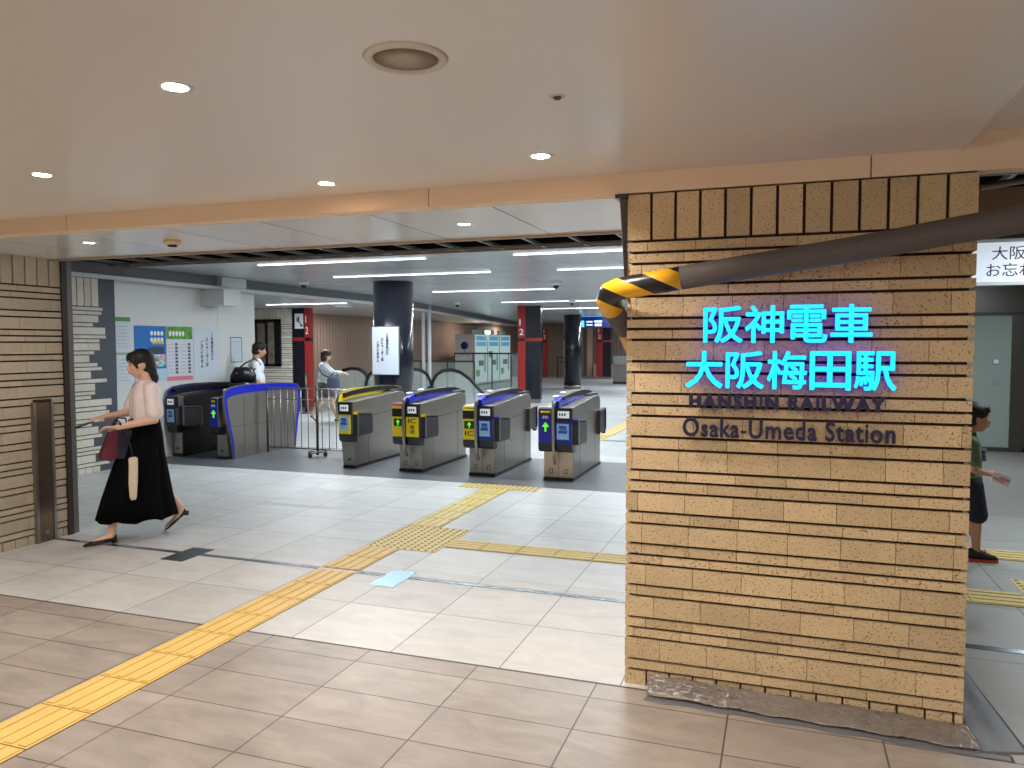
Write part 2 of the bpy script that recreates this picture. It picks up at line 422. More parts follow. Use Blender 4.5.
# slatted tan wall down the left of the concourse, end wall, right wall
tan = mat('tan_slats', (158, 140, 128), 0.55, noise=0.03, nscale=2)
tand = mat('tan_slat_groove', (104, 84, 74), 0.7)
b = MB(); b.box(-12.7, -12.4, 10.4, 38, 0, 2.43, 1)
y = 15.8
while y < 38: b.box(-12.4, -12.385, y, y + 0.145, 0, 2.43); y += 0.16
struct(b.build('wall_left', [tan, tand]))
b = MB(); b.box(-12.7, 1.2, 37.0, 37.2, 0, 2.6, 1)
x = -12.4
while x < 1.0: b.box(x, x + 0.18, 36.98, 37.0, 0, 2.6); x += 0.2
struct(b.build('wall_back', [tan, tand]))
struct(MB().box(-8.45, XF, 7.58, 10.53, 2.425, 2.46).build('trim_9', WHITEP))
struct(MB().box(-8.45, -12.4, 10.53, 10.75, 0, 2.43).build('wall_left', WHITEP))
struct(MB().box(1.0, 1.3, 13.2, 37.2, 0, 2.6).box(1.0, 1.3, 8.05, 13.2, 2.3, 2.6).build('wall_right', mat('grey_wall', (130, 126, 122), 0.5)))
struct(MB().box(6.0, 6.2, -4.0, 13.4, 0, 3.2).build('wall_right', mat('beige_wall', (176, 160, 142), 0.6)))
struct(MB().box(-5.85, 6.2, -4.2, -4.0, 0, 2.5).build('wall_front', mat('beige_wall2', (176, 160, 142), 0.6)))
# ceiling over the right passage
struct(MB().box(1.0, 6.0, 8.0, 13.2, 2.6, 2.65).build('ceiling', mat('side_ceiling', (150, 150, 148), 0.5)))
# lintel with pale tile row above the sign
b = MB(); b.box(1.0, 6.0, 8.15, 8.35, 2.15, 2.6, 1)
b.box(1.45, 6.0, 8.14, 8.15, 2.12, 2.62, 0)
struct(b.build('trim_8', [BRICKL, MORTAR]))

# ================================================================ CEILING FITTINGS
SPOTGLOW = mat('lamp_glow', (255, 246, 232), 0.4, emit=(255, 240, 218), estr=14)
COOLGLOW = mat('tube_glow', (250, 252, 255), 0.4, emit=(238, 244, 255), estr=5.0)
def downlight(x, y, z, label, r=0.037, glow=None):
    t = empty('ceiling_downlight', (x, y, z)); tag(t, label, 'downlight', 'recessed round downlights')
    MB().lathe([(r, -0.001), (r + 0.012, -0.004), (r + 0.016, 0.0)], seg=32).build('trim_ring', WHITE, t)
    MB().lathe([(0.0, -0.0015), (r, -0.0015)], seg=32).build('lamp_lens', glow or SPOTGLOW, t)
    return t
WARM = (1.0, 0.93, 0.85)
def lamp(kind, loc, energy, color, size=0.1, sy=None, rot=(0, 0, 0), spot=None):
    l = bpy.data.lights.new('lamp', kind); l.energy = energy; l.color = color
    if kind == 'AREA':
        l.size = size
        if sy: l.shape = 'RECTANGLE'; l.size_y = sy
        else: l.shape = 'DISK'
        l.spread = spot or PI
    elif kind == 'SPOT':
        l.shadow_soft_size = size; l.spot_size = spot or 2.3; l.spot_blend = 0.8
    else: l.shadow_soft_size = size
    o = bpy.data.objects.new('lamp', l); COL.objects.link(o); o.location = loc; o.rotation_euler = rot
    return o
near_lights = [(-1.73, 1.88, 'bright downlight in the front ceiling, nearest and largest of the glowing discs'),
               (-3.19, 2.63, 'downlight in the front ceiling farthest to the left, above the near wall'),
               (-2.08, 3.23, 'downlight close to the cream fascia, above the left gates'),
               (-0.95, 3.06, 'downlight in the front ceiling nearest to the brick pillar')]
for x, y, lb in near_lights:
    downlight(x, y, 2.36, lb)
NEAR_W = 17
for x, y, k in [(-1.73, 1.88, .7), (-3.19, 2.63, .8), (-2.08, 3.23, .5), (-0.95, 3.06, .45), (-4.7, 1.9, .8), (-3.2, 0.6, .8), (-0.3, 1.0, .6), (0.55, 1.2, .8), (-4.7, -0.6, .8), (2.6, 2.0, 1.0)]:
    lamp('AREA', (x, y, 2.352), NEAR_W * k, WARM, 0.072, spot=2.3 if y > 3 else 2.85)
for x, y, e in [(-3.0, -1.6, 26), (-0.8, -1.8, 34), (1.4, -1.2, 38)]:  # bare point lamps added behind the camera to light the pillar from the front
    lamp('POINT', (x, y, 2.12), e, WARM, 0.10)
for x, y, lb in [(-4.43, 3.99, 'small downlight in the glossy panels at the far left of the threshold ceiling'),
                 (-1.73, 4.10, 'small downlight in the glossy panels over the threshold, right of centre')]:
    downlight(x, y, 2.275, lb, 0.034, COOLGLOW)
    lamp('AREA', (x, y, 2.266), 7, (1.0, 0.9, 0.8), 0.09)
# round speaker
t = empty('ceiling_speaker', (-0.97, 1.90, 2.36)); tag(t, 'large round grey speaker grille with a white rim in the front ceiling', 'speaker')
MB().lathe([(0.088, -0.002), (0.092, -0.009), (0.108, -0.008), (0.115, 0.0)], seg=48).build('rim', mat('off_white', (214, 204, 192), 0.5), t)
MB().lathe([(0.0, -0.004), (0.088, -0.003)], seg=48).build('grille', mat('speaker_mesh', (186, 172, 154), 0.8, noise=0.1, nscale=400), t)
t = empty('sprinkler_head', (-0.675, 2.35, 2.36)); tag(t, 'small chrome sprinkler head in the ceiling between speaker and pillar', 'sprinkler')
MB().lathe([(0.0, -0.003), (0.024, -0.002), (0.027, 0.0)], seg=24).build('cover_plate', mat('off_white', (214, 204, 192), 0.5), t)
MB().lathe([(0.0, -0.010), (0.010, -0.009), (0.012, -0.004), (0.016, -0.002)], seg=16).build('nozzle', STEELD, t)
t = empty('smoke_detector', (-3.81, 4.08, 2.275)); tag(t, 'cream smoke detector under the glossy threshold ceiling on the left', 'smoke detector')
MB().lathe([(0.052, 0.0), (0.055, -0.018), (0.045, -0.032)], seg=32).build('base', mat('detector_cream', (224, 196, 164), 0.5), t)
MB().lathe([(0.030, -0.032), (0.028, -0.044), (0.0, -0.046)], seg=24).build('sensor', BLACK, t)

def tube_light(x0, x1, y, z, label, w=0.045):
    t = empty('strip_light', ((x0 + x1) / 2, y, z)); L2 = (x1 - x0) / 2
    tag(t, label, 'strip light', 'long white strip lights of the gate hall')
    MB().box(-L2 - 0.01, L2 + 0.01, -w/2 - 0.008, w/2 + 0.008, -0.004, 0.0).build('housing', WHITE, t)
    MB().box(-L2, L2, -w/2, w/2, -0.010, -0.0045).build('diffuser', COOLGLOW, t)
COOL = (0.90, 0.96, 1.0)
strips = [(-6.33, -3.98, 8.25, 'strip light nearest the ceiling gap, left row, above the yellow gate'),
          (-2.88, -0.55, 8.27, 'strip light nearest the ceiling gap, right row, beside the pillar'),
          (-6.40, -3.88, 10.12, 'second strip light of the left row, just before the round black column'),
          (-2.90, -0.55, 10.15, 'second strip light of the right row, partly behind the pillar'),
          (-6.42, -3.97, 13.65, 'third strip light of the left row, behind the round black column'),
          (-6.46, -4.05, 17.65, 'fourth strip light of the left row, in front of the red edged column'),
          (-6.52, -4.40, 21.3, 'fifth and farthest strip light of the left row')]
for x0, x1, y, lb in strips: tube_light(x0, x1, y, 2.60, lb)
tube_light(-10.4, -8.45, 13.8, 2.43, 'strip light under the low ceiling in front of the pale brick office')
HALL_W = 60
for x0, x1, y in [(-6.33, -3.98, 8.25), (-2.88, -0.55, 8.27), (-6.40, -3.88, 10.12), (-2.90, -0.55, 10.15), (-6.42, -3.97, 13.65),
                  (-6.46, -4.05, 17.65), (-6.52, -4.4, 21.3), (-6.5, -4.4, 27.0), (-6.5, -4.4, 33.0), (-2.9, -0.5, 14.0), (-2.9, -0.5, 20.0), (-2.9, -0.5, 29)]:
    lamp('AREA', ((x0 + x1) / 2, y, 2.588), HALL_W * (1.0 if y < 12 else 1.2), COOL, x1 - x0, 0.04)
lamp('AREA', (-9.4, 13.8, 2.418), 70, COOL, 1.9, 0.04)
for y in (18.5, 23.0, 28.0, 33.0): lamp('AREA', (-11.3 if y < 30 else -11.9, y, 2.42), 22, (1, 0.84, 0.72), 0.12)
for x, y in [(2.4, 6.9), (3.0, 10.6)]: lamp('AREA', (x, y, 2.55), 36, (0.86, 0.95, 1.0), 0.3)  # lamps added out of view to brighten the glass doors and right passage

def dome(x, y, z, label):
    t = empty('dome_camera', (x, y, z)); tag(t, label, 'security camera', 'dome cameras on the hall ceiling')
    MB().lathe([(0.075, 0.0), (0.078, -0.05), (0.06, -0.07)], seg=24).build('housing', WHITE, t)
    MB().lathe([(0.052, -0.068), (0.046, -0.10), (0.025, -0.122), (0.0, -0.128)], seg=24).build('dome', BLACK, t)
dome(-7.2, 10.5, 2.60, 'dome camera at the left, near the soffit over the blue gates')
dome(-3.46, 12.0, 2.60, 'dome camera with a large black eye, right of the red edged column top')
dome(-7.4, 17.1, 2.60, 'distant dome camera left of the red edged column')
dome(-4.6, 17.3, 2.60, 'distant dome camera right of the red edged column')
for x, y, lb in [(-9.25, 15.0, 'round white ceiling ring right of the restroom column'), (-8.9, 14.3, 'round white ceiling ring in front of the restroom column')]:
    o = MB().lathe([(0.12, 0.0), (0.13, -0.015), (0.19, -0.012), (0.2, 0.0)], (0, 0, 0), 32).build('ceiling_ring', WHITE, None, (x, y, 2.43))
    tag(o, lb, 'ceiling ring')

# exposed ceiling grid in the gap
g = empty('ceiling_grid', (-4, 6.2, 2.62)); tag(g, 'exposed grid of metal channels and dark hangers in the open ceiling gap', 'ceiling grid')
x = -7.9
while x < 5.9:
    MB().box(x - 0.015, x + 0.015, 4.7, 7.86, 2.60, 2.63).build('channel', CHAN, g).location = (4, -6.2, -2.62); x += 0.46
for y in (5.25, 6.0, 6.75, 7.5):
    MB().box(-8.05, 6.0, y - 0.012, y + 0.012, 2.575, 2.60).build('carrier', CHAN, g).location = (4, -6.2, -2.62)
MB().box(1.0, 5.9, 4.9, 5.1, 2.30, 2.44).build('cross_beam', mat('tan_edge', (176, 152, 130), 0.5), g).location = (4, -6.2, -2.62)
MB().tube([(0.9, 4.4, 2.36), (1.5, 5.2, 2.55), (2.4, 6.3, 2.75)], 0.018).build('conduit', CHAN, g).location = (4, -6.2, -2.62)
c = empty('hanging_cables', (-5.9, 6.2, 2.5)); tag(c, 'loose black cables drooping from the ceiling gap at the left', 'cable')
rr = random.Random(4)
for i in range(6):
    x = -0.9 + i * 0.3; q = [(x + k * 0.13, 0.1 * rr.uniform(-1, 1), 0.14 - 0.17 * math.sin(k / 5 * PI) * rr.uniform(0.6, 1.0)) for k in range(6)]
    MB().tube(q, 0.02, 8).build('cable', BLACK, c)

# ================================================================ COLUMNS
def panel_text(par, body, x0, z0, w, h, y, m, ext=0.003, name='printed_text', bold=0.0, line=1.0, fat=0.0):
    return text(name, body, (par.location.x + x0, par.location.y + y, par.location.z + z0), (1, 0, 0), (0, 0, 1), w, h, ext, m, par, bold, 'CENTER', True, line, fat)
t = empty('round_column', (-6.02, 11.27, 0)); tag(t, 'nearest round black column, carrying a white notice board', 'column')
MB().lathe([(0.325, 0.12), (0.325, 2.60)], seg=56).build('shaft', COLBLK, t)
MB().lathe([(0.31, 0.0), (0.31, 0.12)], seg=48).build('base_ring', STEEL, t)
n = empty('notice_board', (-5.98, 10.93, 1.10)); tag(n, 'white notice board with vertical black writing on the round black column', 'notice')
MB().box(-0.235, 0.235, -0.02, 0.0, 0.0, 0.76).build('board', PAPER, n, bevel=0.004)
MB().box(-0.245, 0.245, -0.012, 0.012, -0.01, 0.0).box(-0.245, 0.245, -0.012, 0.012, 0.76, 0.77).box(-0.245, -0.235, -0.012, 0.012, -0.01, 0.77).box(0.235, 0.245, -0.012, 0.012, -0.01, 0.77).build('frame', STEEL, n)
VT = ['この東改札口に', 'エレベ｜タ｜は', 'ございません']
for k, (s_, xx, z0, hh) in enumerate([(VT[0], 0.015, 0.32, 0.34), (VT[1], -0.075, 0.22, 0.36), (VT[2], -0.155, 0.20, 0.33)]):
    panel_text(n, '\n'.join(s_), xx, z0, 0.046, hh, -0.021, INK, 0.0015, fat=.0025)
t = empty('round_column', (-6.98, 26.3, 0)); tag(t, 'far round black column standing alone on the pale floor', 'column')
MB().lathe([(0.31, 0.13), (0.31, 2.60)], seg=48).build('shaft', COLBLK, t)
MB().lathe([(0.31, 0.0), (0.31, 0.13)], seg=48).build('base_ring', STEEL, t)

def sign_column(x, y, wr, wb, d, ztop, label, nums=True, icon=False, red_left=True):
    """square column clad black with a red vertical edge strip carrying the numbers 1 and 2"""
    t = empty('sign_column', (x, y, 0)); tag(t, label, 'column')
    if red_left: xr0, xr1, xb0, xb1 = 0.0, wr, wr, wr + wb
    else: xb0, xb1, xr0, xr1 = 0.0, wb, wb, wb + wr
    MB().box(xb0, xb1, 0, d, 0.10, ztop).build('black_cladding', COLBLK, t)
    MB().box(xr0, xr1, -0.02, d, 0.10, 1.66).box(xr0, xr1, -0.02, d, 1.74, ztop).build('red_strip', RED, t)
    MB().box(xr0 + 0.005, xr1 - 0.005, -0.015, d, 1.66, 1.74).build('black_band', BLACK, t)
    MB().box(xb0, xb1 + 0.002, -0.012, d * 0.98, 1.66, 1.74).build('red_band', RED, t)
    MB().box(0.02, wr + wb - 0.02, 0.02, d - 0.02, 0, 0.10).build('base', STEEL, t)
    if nums:
        w = min(0.13, wr * 0.55)
        for ch, z in (('1', 2.08), ('2', 1.82)):
            text('number', ch, (x + (xr0 + xr1) / 2 - w / 2, y - 0.021, z), (1, 0, 0), (0, 0, 1), w if ch != '1' else w * 0.32, 0.17, 0.004, WHITE, t, 0.01)
    if icon:
        MB().box(xb0 + 0.06, xb0 + 0.29, -0.012, 0.0, 1.95, 2.30).build('pictogram_plate', WHITE, t)
        b = MB(); b.tube([(xb0 + 0.11, -0.016, 2.20), (xb0 + 0.18, -0.016, 2.12), (xb0 + 0.24, -0.016, 2.03)], 0.012, 8)
        b.tube([(xb0 + 0.17, -0.016, 2.24), (xb0 + 0.17, -0.016, 2.13)], 0.016, 8).tube([(xb0 + 0.10, -0.016, 2.15), (xb0 + 0.15, -0.016, 2.10)], 0.01, 8)
        b.ell((xb0 + 0.24, -0.014, 2.02), (0.03, 0.006, 0.03)); b.build('pictogram', BLACK, t)
    return t
sign_column(-10.88, 15.40, 0.13, 0.33, 0.14, 2.43, 'black column with a red right edge and white pictogram beside the brick office', icon=True, red_left=False)
sign_column(-6.72, 19.6, 0.22, 0.42, 0.16, 2.60, 'nearest black column with a red left edge, right of the lit lockers')
sign_column(-7.88, 33.9, 0.28, 0.36, 0.2, 2.60, 'farthest black column with a red left edge, under the blue departure screen')
sign_column(-10.75, 34.0, 0.17, 0.32, 0.2, 2.30, 'distant black column with a red right edge beside the staircase rail', icon=True, red_left=False)

# ================================================================ TICKET GATES
GREEN = mat('arrow_green', (96, 214, 40), 0.4, emit=(110, 230, 40), estr=0.7)
LCD = mat('lcd_white', (214, 224, 226), 0.3, emit=(214, 226, 230), estr=0.35)
STICK = mat('card_sticker', (150, 200, 236), 0.4); STICKB = mat('card_sticker_blue', (30, 80, 190), 0.4)
SHADEBODY = mat('shaded_gate_side', (74, 70, 68), 0.3, metal=0.8)  # steel of the wall gate, its shade and dark reflection put into the colour
PALEFRONT = mat('gate_front_steel', (184, 172, 156), 0.36, metal=0.75)
TOPP = [(-.08,.93),(.02,.955),(.1,.968),(.25,.982),(.45,.992),(.7,.998),(.9,1.0),(1.1,.995),(1.3,.985),(1.45,.965),(1.53,.94),(1.575,.89)]
LOWP = [(-.05,.85),(.02,.868),(.1,.878),(.25,.882),(.45,.885),(.7,.89),(.9,.90),(1.1,.91),(1.3,.925),(1.42,.925),(1.47,.91),(1.52,.86)]
def arrow(par, xc, y, zc, s, m=None):
    b = MB(); b.prism([(xc - s*.22, zc - s), (xc + s*.22, zc - s), (xc + s*.22, zc), (xc + s*.8, zc - s*.1), (xc, zc + s), (xc - s*.8, zc - s*.1), (xc - s*.22, zc)], y - 0.004, y, 'y')
    # the polygon is concave: build it from convex pieces instead
    b = MB(); b.box(xc - s*.22, xc + s*.22, y - 0.004, y, zc - s, zc + s*.1)
    b.prism([(xc - s*.8, zc), (xc + s*.8, zc), (xc, zc + s)], y - 0.004, y, 'y')
    b.build('arrow', m or GREEN, par)
def head(par, x0, x1, color, kind):
    """front unit of a gate: coloured head over a black chin, with what it shows"""
    prof = [(-0.085,.45),(-0.095,.56),(-0.098,.80),(-0.085,.845),(-0.05,.862),(0.06,.862),(0.06,.45)]
    h = MB().prism(prof, x0, x1, 'x').build('head_unit', STEEL, par, bevel=0.006)
    MB().prism([(-.0995,.455),(-.1015,.56),(-.1035,.80),(-.091,.848),(-.08,.84),(-.08,.455)], x0 + .002, x1 - .002, 'x').build('front_cover', color, h)
    MB().prism([(-0.09,.452),(-0.075,.37),(-0.03,.345),(0.05,.345),(0.05,.452)], x0 - 0.004, x1 + 0.004, 'x').build('chin', BLACK, par)
    xc = (x0 + x1) / 2; w = x1 - x0
    if kind in ('arrow_blue', 'arrow_plain', 'arrow_ic'):
        if kind == 'arrow_blue':
            MB().box(x0 + .012, x1 - .012, -.106, -.09, .775, .84).build('display', BLACK, h)
            MB().box(x0 + .03, x1 - .03, -.108, -.10, .80, .825).build('lamp_bar', YEL, h)
            arrow(h, xc, -.1035, .64, .055)
            b = MB()
            for k in range(3): b.box(xc - .035 + k*.025, xc - .02 + k*.025, -.104, -.098, .735, .75)
            b.box(xc - .035, xc + .03, -.104, -.098, .755, .765).build('card_symbol', WHITE, h)
        else:
            MB().box(x0 + .002, x1 - .002, -.106, -.07, .70, .80).build('display', BLACK, h)
            MB().box(x0 + .02, x1 - .02, -.1045, -.085, .585, .675).build('arrow_panel', mat('dark_green', (14, 60, 20), 0.4), h)
            arrow(h, xc, -.1055, .63, .034)
            if kind == 'arrow_ic':
                text('letters', 'IC', Vector((x0 + .03, -.099, .50)) + par.location, (1,0,0), (0,0,1), w - .06, .055, .002, INK, h, 0.01).location = (x0 + .03, -.103, .50)
                MB().box(x0 + .02, x1 - .02, -.10, -.09, .825, .835).build('top_print', mat('green_print', (60, 120, 50), 0.5), h)
            else:
                MB().box(x0 + .004, x1 - .004, -.104, -.06, .825, .864).build('alarm_lamp', mat('alarm_red', (224, 110, 120), 0.3), h)
    else:
        MB().box(x0 + .004, x1 + .002, -.106, -.05, .70, .858).build('screen_frame', BLACK, h)
        MB().box(x0 + .03, x1 - .025, -.109, -.10, .745, .825).build('screen', LCD, h)
        b = MB()
        for k in range(3): b.box(x0 + .045 + k*.03, x0 + .062 + k*.03, -.1105, -.108, .77, .80)
        b.build('screen_text', DGREY, h)
        if kind == 'screen_ic':
            text('letters', 'IC', (0,0,0), (1,0,0), (0,0,1), w * .62, .055, .002, INK, h, 0.01).location = (x0 + w*.2, -.1035, .625)
            text('letters', '専\n用', (0,0,0), (1,0,0), (0,0,1), w * .36, .11, .002, INK, h, 0.0, 'CENTER', True, 1.1).location = (x0 + w*.34, -.1035, .49)
        else:
            MB().box(x0 + .018, x1 - .03, -.106, -.09, .50, .68).build('card_sticker', STICK, h)
            b = MB().box(x0 + .045, x1 - .06, -.1075, -.10, .625, .655).box(x0 + .035, x1 - .05, -.1075, -.10, .57, .60)
            b.box(x0 + .05, x1 - .055, -.1075, -.10, .605, .62).build('sticker_print', STICKB, h)
    return h
def reader(par, x, y0, color, side=1):
    b = MB(); x1 = x + side * .085
    b.prism([(y0, .45), (y0 + .04, .43), (y0 + .33, .43), (y0 + .36, .46), (y0 + .34, .69), (y0 + .02, .715), (y0, .69)], min(x, x1), max(x, x1), 'x')
    r = b.build('card_reader', DGREY, par, bevel=0.005)
    MB().prism([(y0 - .004, .70), (y0 + .345, .672), (y0 + .35, .695), (y0, .725)], min(x, x1), max(x, x1), 'x').build('reader_top', color, r)
    xo = x1 + side * .003
    MB().strip([(y0 - .01, .44), (y0 - .012, .728), (y0 + .36, .70), (y0 + .37, .44), (y0 + .33, .42)], [(y0 + .008, .452), (y0 + .008, .71), (y0 + .345, .685), (y0 + .352, .45), (y0 + .32, .435)], min(x1, xo) - .004, max(x1, xo), 0).build('reader_frame', STEEL, r)
def gate_body(par, x0, x1, m=None, front=None):
    body = MB().prism([(0.04,.035),(0.04,.46),(0.0,.50),(0.0,.855),(.1,.862),(1.25,.925),(1.38,.90),(1.42,.86),(1.42,.035)], x0, x1, 'x').build('cabinet', m or STEEL, par, bevel=0.006)
    MB().box(x0 - .004, x1 + .004, 0.02, 1.44, 0.0, .038).build('plinth', BLACK, par)
    b = MB()
    for xs in (x0 - .0012, x1 - .0012):
        b.prism([(.06, .632), (1.40, .682), (1.40, .688), (.06, .638)], xs, xs + .0024, 'x')
        b.box(xs, xs + .0024, .36, .363, .05, .64).box(xs, xs + .0024, 1.12, 1.123, .05, .67)
        b.box(xs, xs + .0026, .62, .635, .36, .385)
    b.build('panel_seam', BLACK, body)
    xm = (x0 + x1) / 2
    if x1 - x0 > .25:
        f = MB().box(x0 + .003, xm - .003, .028, .04, .045, .35).box(xm + .003, x1 - .003, .028, .04, .045, .35).build('front_panel', front or STEEL, par)
        b = MB()
        for xc in ((x0 + xm) / 2, (x1 + xm) / 2):
            b.box(xc - .022, xc + .022, .025, .028, .085, .092).box(xc - .022, xc - .015, .025, .028, .092, .135).box(xc + .015, xc + .022, .025, .028, .092, .135).box(xc - .008, xc + .022, .025, .028, .135, .142)
        b.build('front_mark', BLACK, f)
    else:
        f = MB().box(x0 + .003, x1 - .003, .028, .04, .045, .35).build('front_panel', front or STEEL, par)
        MB().box(xm - .02, xm + .02, .025, .028, .10, .13).build('front_mark', DGREY, f)
    return body
def crest(par, x0, x1, color):
    MB().strip(TOPP, LOWP, x0, x1).build('crest', color, par, bevel=0.004)
    top = [(y, z + .006) for y, z in TOPP[2:11]]; low = [(y, z - .055 + .02 * abs(i - 4) / 4) for i, (y, z) in enumerate(TOPP[2:11])]
    MB().strip(top, low, x0 - .008, x1 + .012).build('crest_cover', BLACK, par, bevel=0.004)
    MB().prism([(1.15, .93), (1.2, .95), (1.46, .945), (1.50, .90), (1.40, .905), (1.2, .915)], x1 - .01, x1 + .09, 'x').build('flap_sensor', DGREY, par)
    for yy, zz in ((.10, .975), (.42, 1.000)): MB().ell((x0 - .005, yy, zz), (.035, .07, .016)).build('sensor_cap', WHITE, par)
def front_bar(par, xc):
    o = [(-.075,.20),(-.125,.30),(-.145,.45),(-.155,.65),(-.155,.85),(-.13,.91),(-.07,.945)]
    i = [(-.045,.22),(-.09,.31),(-.115,.45),(-.125,.65),(-.125,.83),(-.11,.875),(-.06,.905)]
    MB().strip(o, i, xc - .015, xc + .015).build('guard_bar', STEEL, par, bevel=0.003)
PROF = [(0.09,0.0),(0.07,.15),(0.05,.28),(0.0,.45),(-.05,.63),(-.075,.78),(-.08,.87),(-.05,.94),(.05,.985),(.2,1.003),(.4,1.015),(.8,1.012),(1.2,1.0),(1.45,.985),(1.6,.96),(1.655,.90),(1.66,.78),(1.64,.6),(1.6,.41),(1.55,.15),(1.53,0.0)]
INNER = [(0.115,-0.0),(0.105,.15),(0.09,.28),(0.045,.45),(0.0,.63),(-.02,.78),(-.02,.83),(-.01,.845),(.05,.868),(.2,.885),(.4,.90),(.8,.905),(1.2,.90),(1.45,.888),(1.56,.87),(1.60,.84),(1.60,.78),(1.585,.6),(1.55,.41),(1.51,.15),(1.50,-0.0)]
def side_plate(par, x0, x1, color):
    n = len(PROF)
    p = MB().prism(PROF, x0, x1, 'x').build('side_screen', color, par)
    e = MB().strip([(y - .006 * (1 if y < .8 else -1), z + .006) for y, z in PROF], PROF, x0 - .002, x1 + .002).build('edge_trim', STEEL, p)
    b = MB()
    for xs in ((x0 - .003, x0), (x1, x1 + .003)): b.prism(INNER, xs[0], xs[1], 'x')
    s = b.build('steel_infill', STEEL, p)
    b = MB()
    for yy in (.32, .62, .93, 1.25): b.box(x1 + .003, x1 + .0045, yy, yy + .004, .03, .87)
    b.box(x1 + .003, x1 + .0045, .05, .95, .448, .452)
    b.build('infill_seam', DGREY, s)

def double_gate(x, y, W, color, lk, rk, label, pale=False, lcolor=None, rcolor=None, rear=True):
    t = empty('ticket_gate', (x, y, 0)); tag(t, label, 'ticket gate', 'automatic ticket gates')
    gate_body(t, 0, W, front=PALEFRONT if pale else None)
    head(t, -.03, W * .42, lcolor or color, lk)
    head(t, W * .50, W + .015, rcolor or color, rk)
    reader(t, W, -.03, rcolor or color, 1)
    front_bar(t, W * .46)
    crest(t, W * .36, W * .60, color)
    if rear: 
        MB().strip([(1.22,.42),(1.22,.72),(1.56,.74),(1.58,.46),(1.50,.40)], [(1.245,.45),(1.245,.695),(1.535,.712),(1.55,.47),(1.49,.425)], W, W + .05).build('rear_reader_frame', STEELD, t)
        MB().prism([(1.245,.45),(1.245,.695),(1.535,.712),(1.55,.47),(1.49,.425)], W, W + .035, 'x').build('rear_reader', DGREY, t)
        MB().box(-.05, 0, 1.2, 1.5, .45, .70).build('rear_reader', DGREY, t, bevel=.006)
    return t
double_gate(-2.60, 8.49, .35, BLUE, 'arrow_blue', 'screen', 'blue ticket gate nearest the pillar, with a green arrow on a blue head', pale=True)
double_gate(-3.54, 8.49, .33, BLUE, 'arrow_ic', 'screen', 'blue crested ticket gate whose yellow left head shows IC under a green arrow', lcolor=YEL)
double_gate(-4.48, 8.49, .31, BLUE, 'arrow_plain', 'screen_ic', 'blue crested ticket gate with two yellow heads, the right one reading IC', lcolor=YEL, rcolor=YEL, rear=False)
# gate edged in yellow
t = empty('ticket_gate', (-5.32, 8.50, 0)); tag(t, 'ticket gate with a yellow edged side screen, right of the portable fence', 'ticket gate', 'automatic ticket gates')
gate_body(t, .035, .20); side_plate(t, 0, .03, YEL); head(t, .04, .215, YEL, 'screen'); reader(t, .20, -.03, YEL, 1)
MB().strip([(y, z + .008) for y, z in TOPP[1:11]], [(y, z - .05) for y, z in TOPP[1:11]], .03, .075).build('crest_cover', BLACK, t)
MB().prism([(1.15, .93), (1.2, .95), (1.46, .945), (1.50, .90), (1.2, .905)], .07, .16, 'x').build('flap_sensor', DGREY, t)
# gate edged in blue, blank steel side towards the camera
t = empty('ticket_gate', (-7.36, 8.60, 0)); tag(t, 'blue edged ticket gate showing its blank steel side behind the fence', 'ticket gate', 'automatic ticket gates')
gate_body(t, 0, .17); side_plate(t, .19, .22, BLUE); head(t, .0, .12, BLUE, 'arrow_blue')
MB().box(.17, .19, .12, 1.45, .05, .85).build('spacer', STEEL, t)
MB().prism([(-.05, .45), (-.03, .43), (.3, .43), (.33, .69), (-.03, .71)], -.06, 0, 'x').build('card_reader', DGREY, t)
MB().strip([(y, z + .008) for y, z in TOPP[1:11]], [(y, z - .05) for y, z in TOPP[1:11]], .12, .188).build('crest_cover', WHITE, t)
# gate against the white wall
t = empty('ticket_gate', (-8.17, 8.62, 0)); tag(t, 'dark blue edged ticket gate standing against the white poster wall', 'ticket gate', 'automatic ticket gates')
gate_body(t, .03, .19, m=SHADEBODY); side_plate(t, 0, .028, mat('deep_blue_plastic', (24, 34, 120), 0.35)); head(t, .035, .20, mat('navy_plastic', (20, 24, 62), 0.35), 'screen'); reader(t, .19, -.03, BLUE, 1)
MB().strip([(y, z + .008) for y, z in TOPP[1:11]], [(y, z - .05) for y, z in TOPP[1:11]], .03, .10).build('crest_cover', BLACK, t)

# ================================================================ PORTABLE FENCE
t = empty('portable_fence', (-6.1, 9.3, 0)); tag(t, 'low portable steel bar fence closing the wide lane between the blue and yellow gates', 'fence')
FX0, FX1 = -.93, .70
for xx, nm in ((FX0, 'post'), (-.09, 'post'), (FX1, 'post')):
    MB().tube([(xx, 0, 0.02 if nm == 'post' else 0), (xx, 0, 1.0 if xx > FX0 and xx < 0 else .98)], .019 if xx > FX0 else .015, 12).build('post', STEELD, t)
for zz in (.955, .10): MB().tube([(FX0, 0, zz), (FX1, 0, zz)], .011, 8).build('rail', STEEL, t)
MB().tube([(FX0, 0, .80), (FX1, 0, .80)], .006, 8).build('rail', STEEL, t)
x = FX0 + .115
while x < FX1 - .03:
    if abs(x + .09) > .04: MB().tube([(x, 0, .10), (x, 0, .955)], .006, 8).build('bar', STEEL, t)
    x += .115
f = MB().tube([(-.09, -.18, .06), (-.09, .18, .06)], .015, 8).tube([(-.22, 0, .06), (.04, 0, .06)], .013, 8).build('foot', STEEL, t)
for cx, cy in ((-.22, 0), (.04, 0), (-.09, -.18), (-.09, .18)):
    MB().tube([(cx - .012, cy, .03), (cx + .012, cy, .03)], .03, 16).build('caster', BLACK, f)

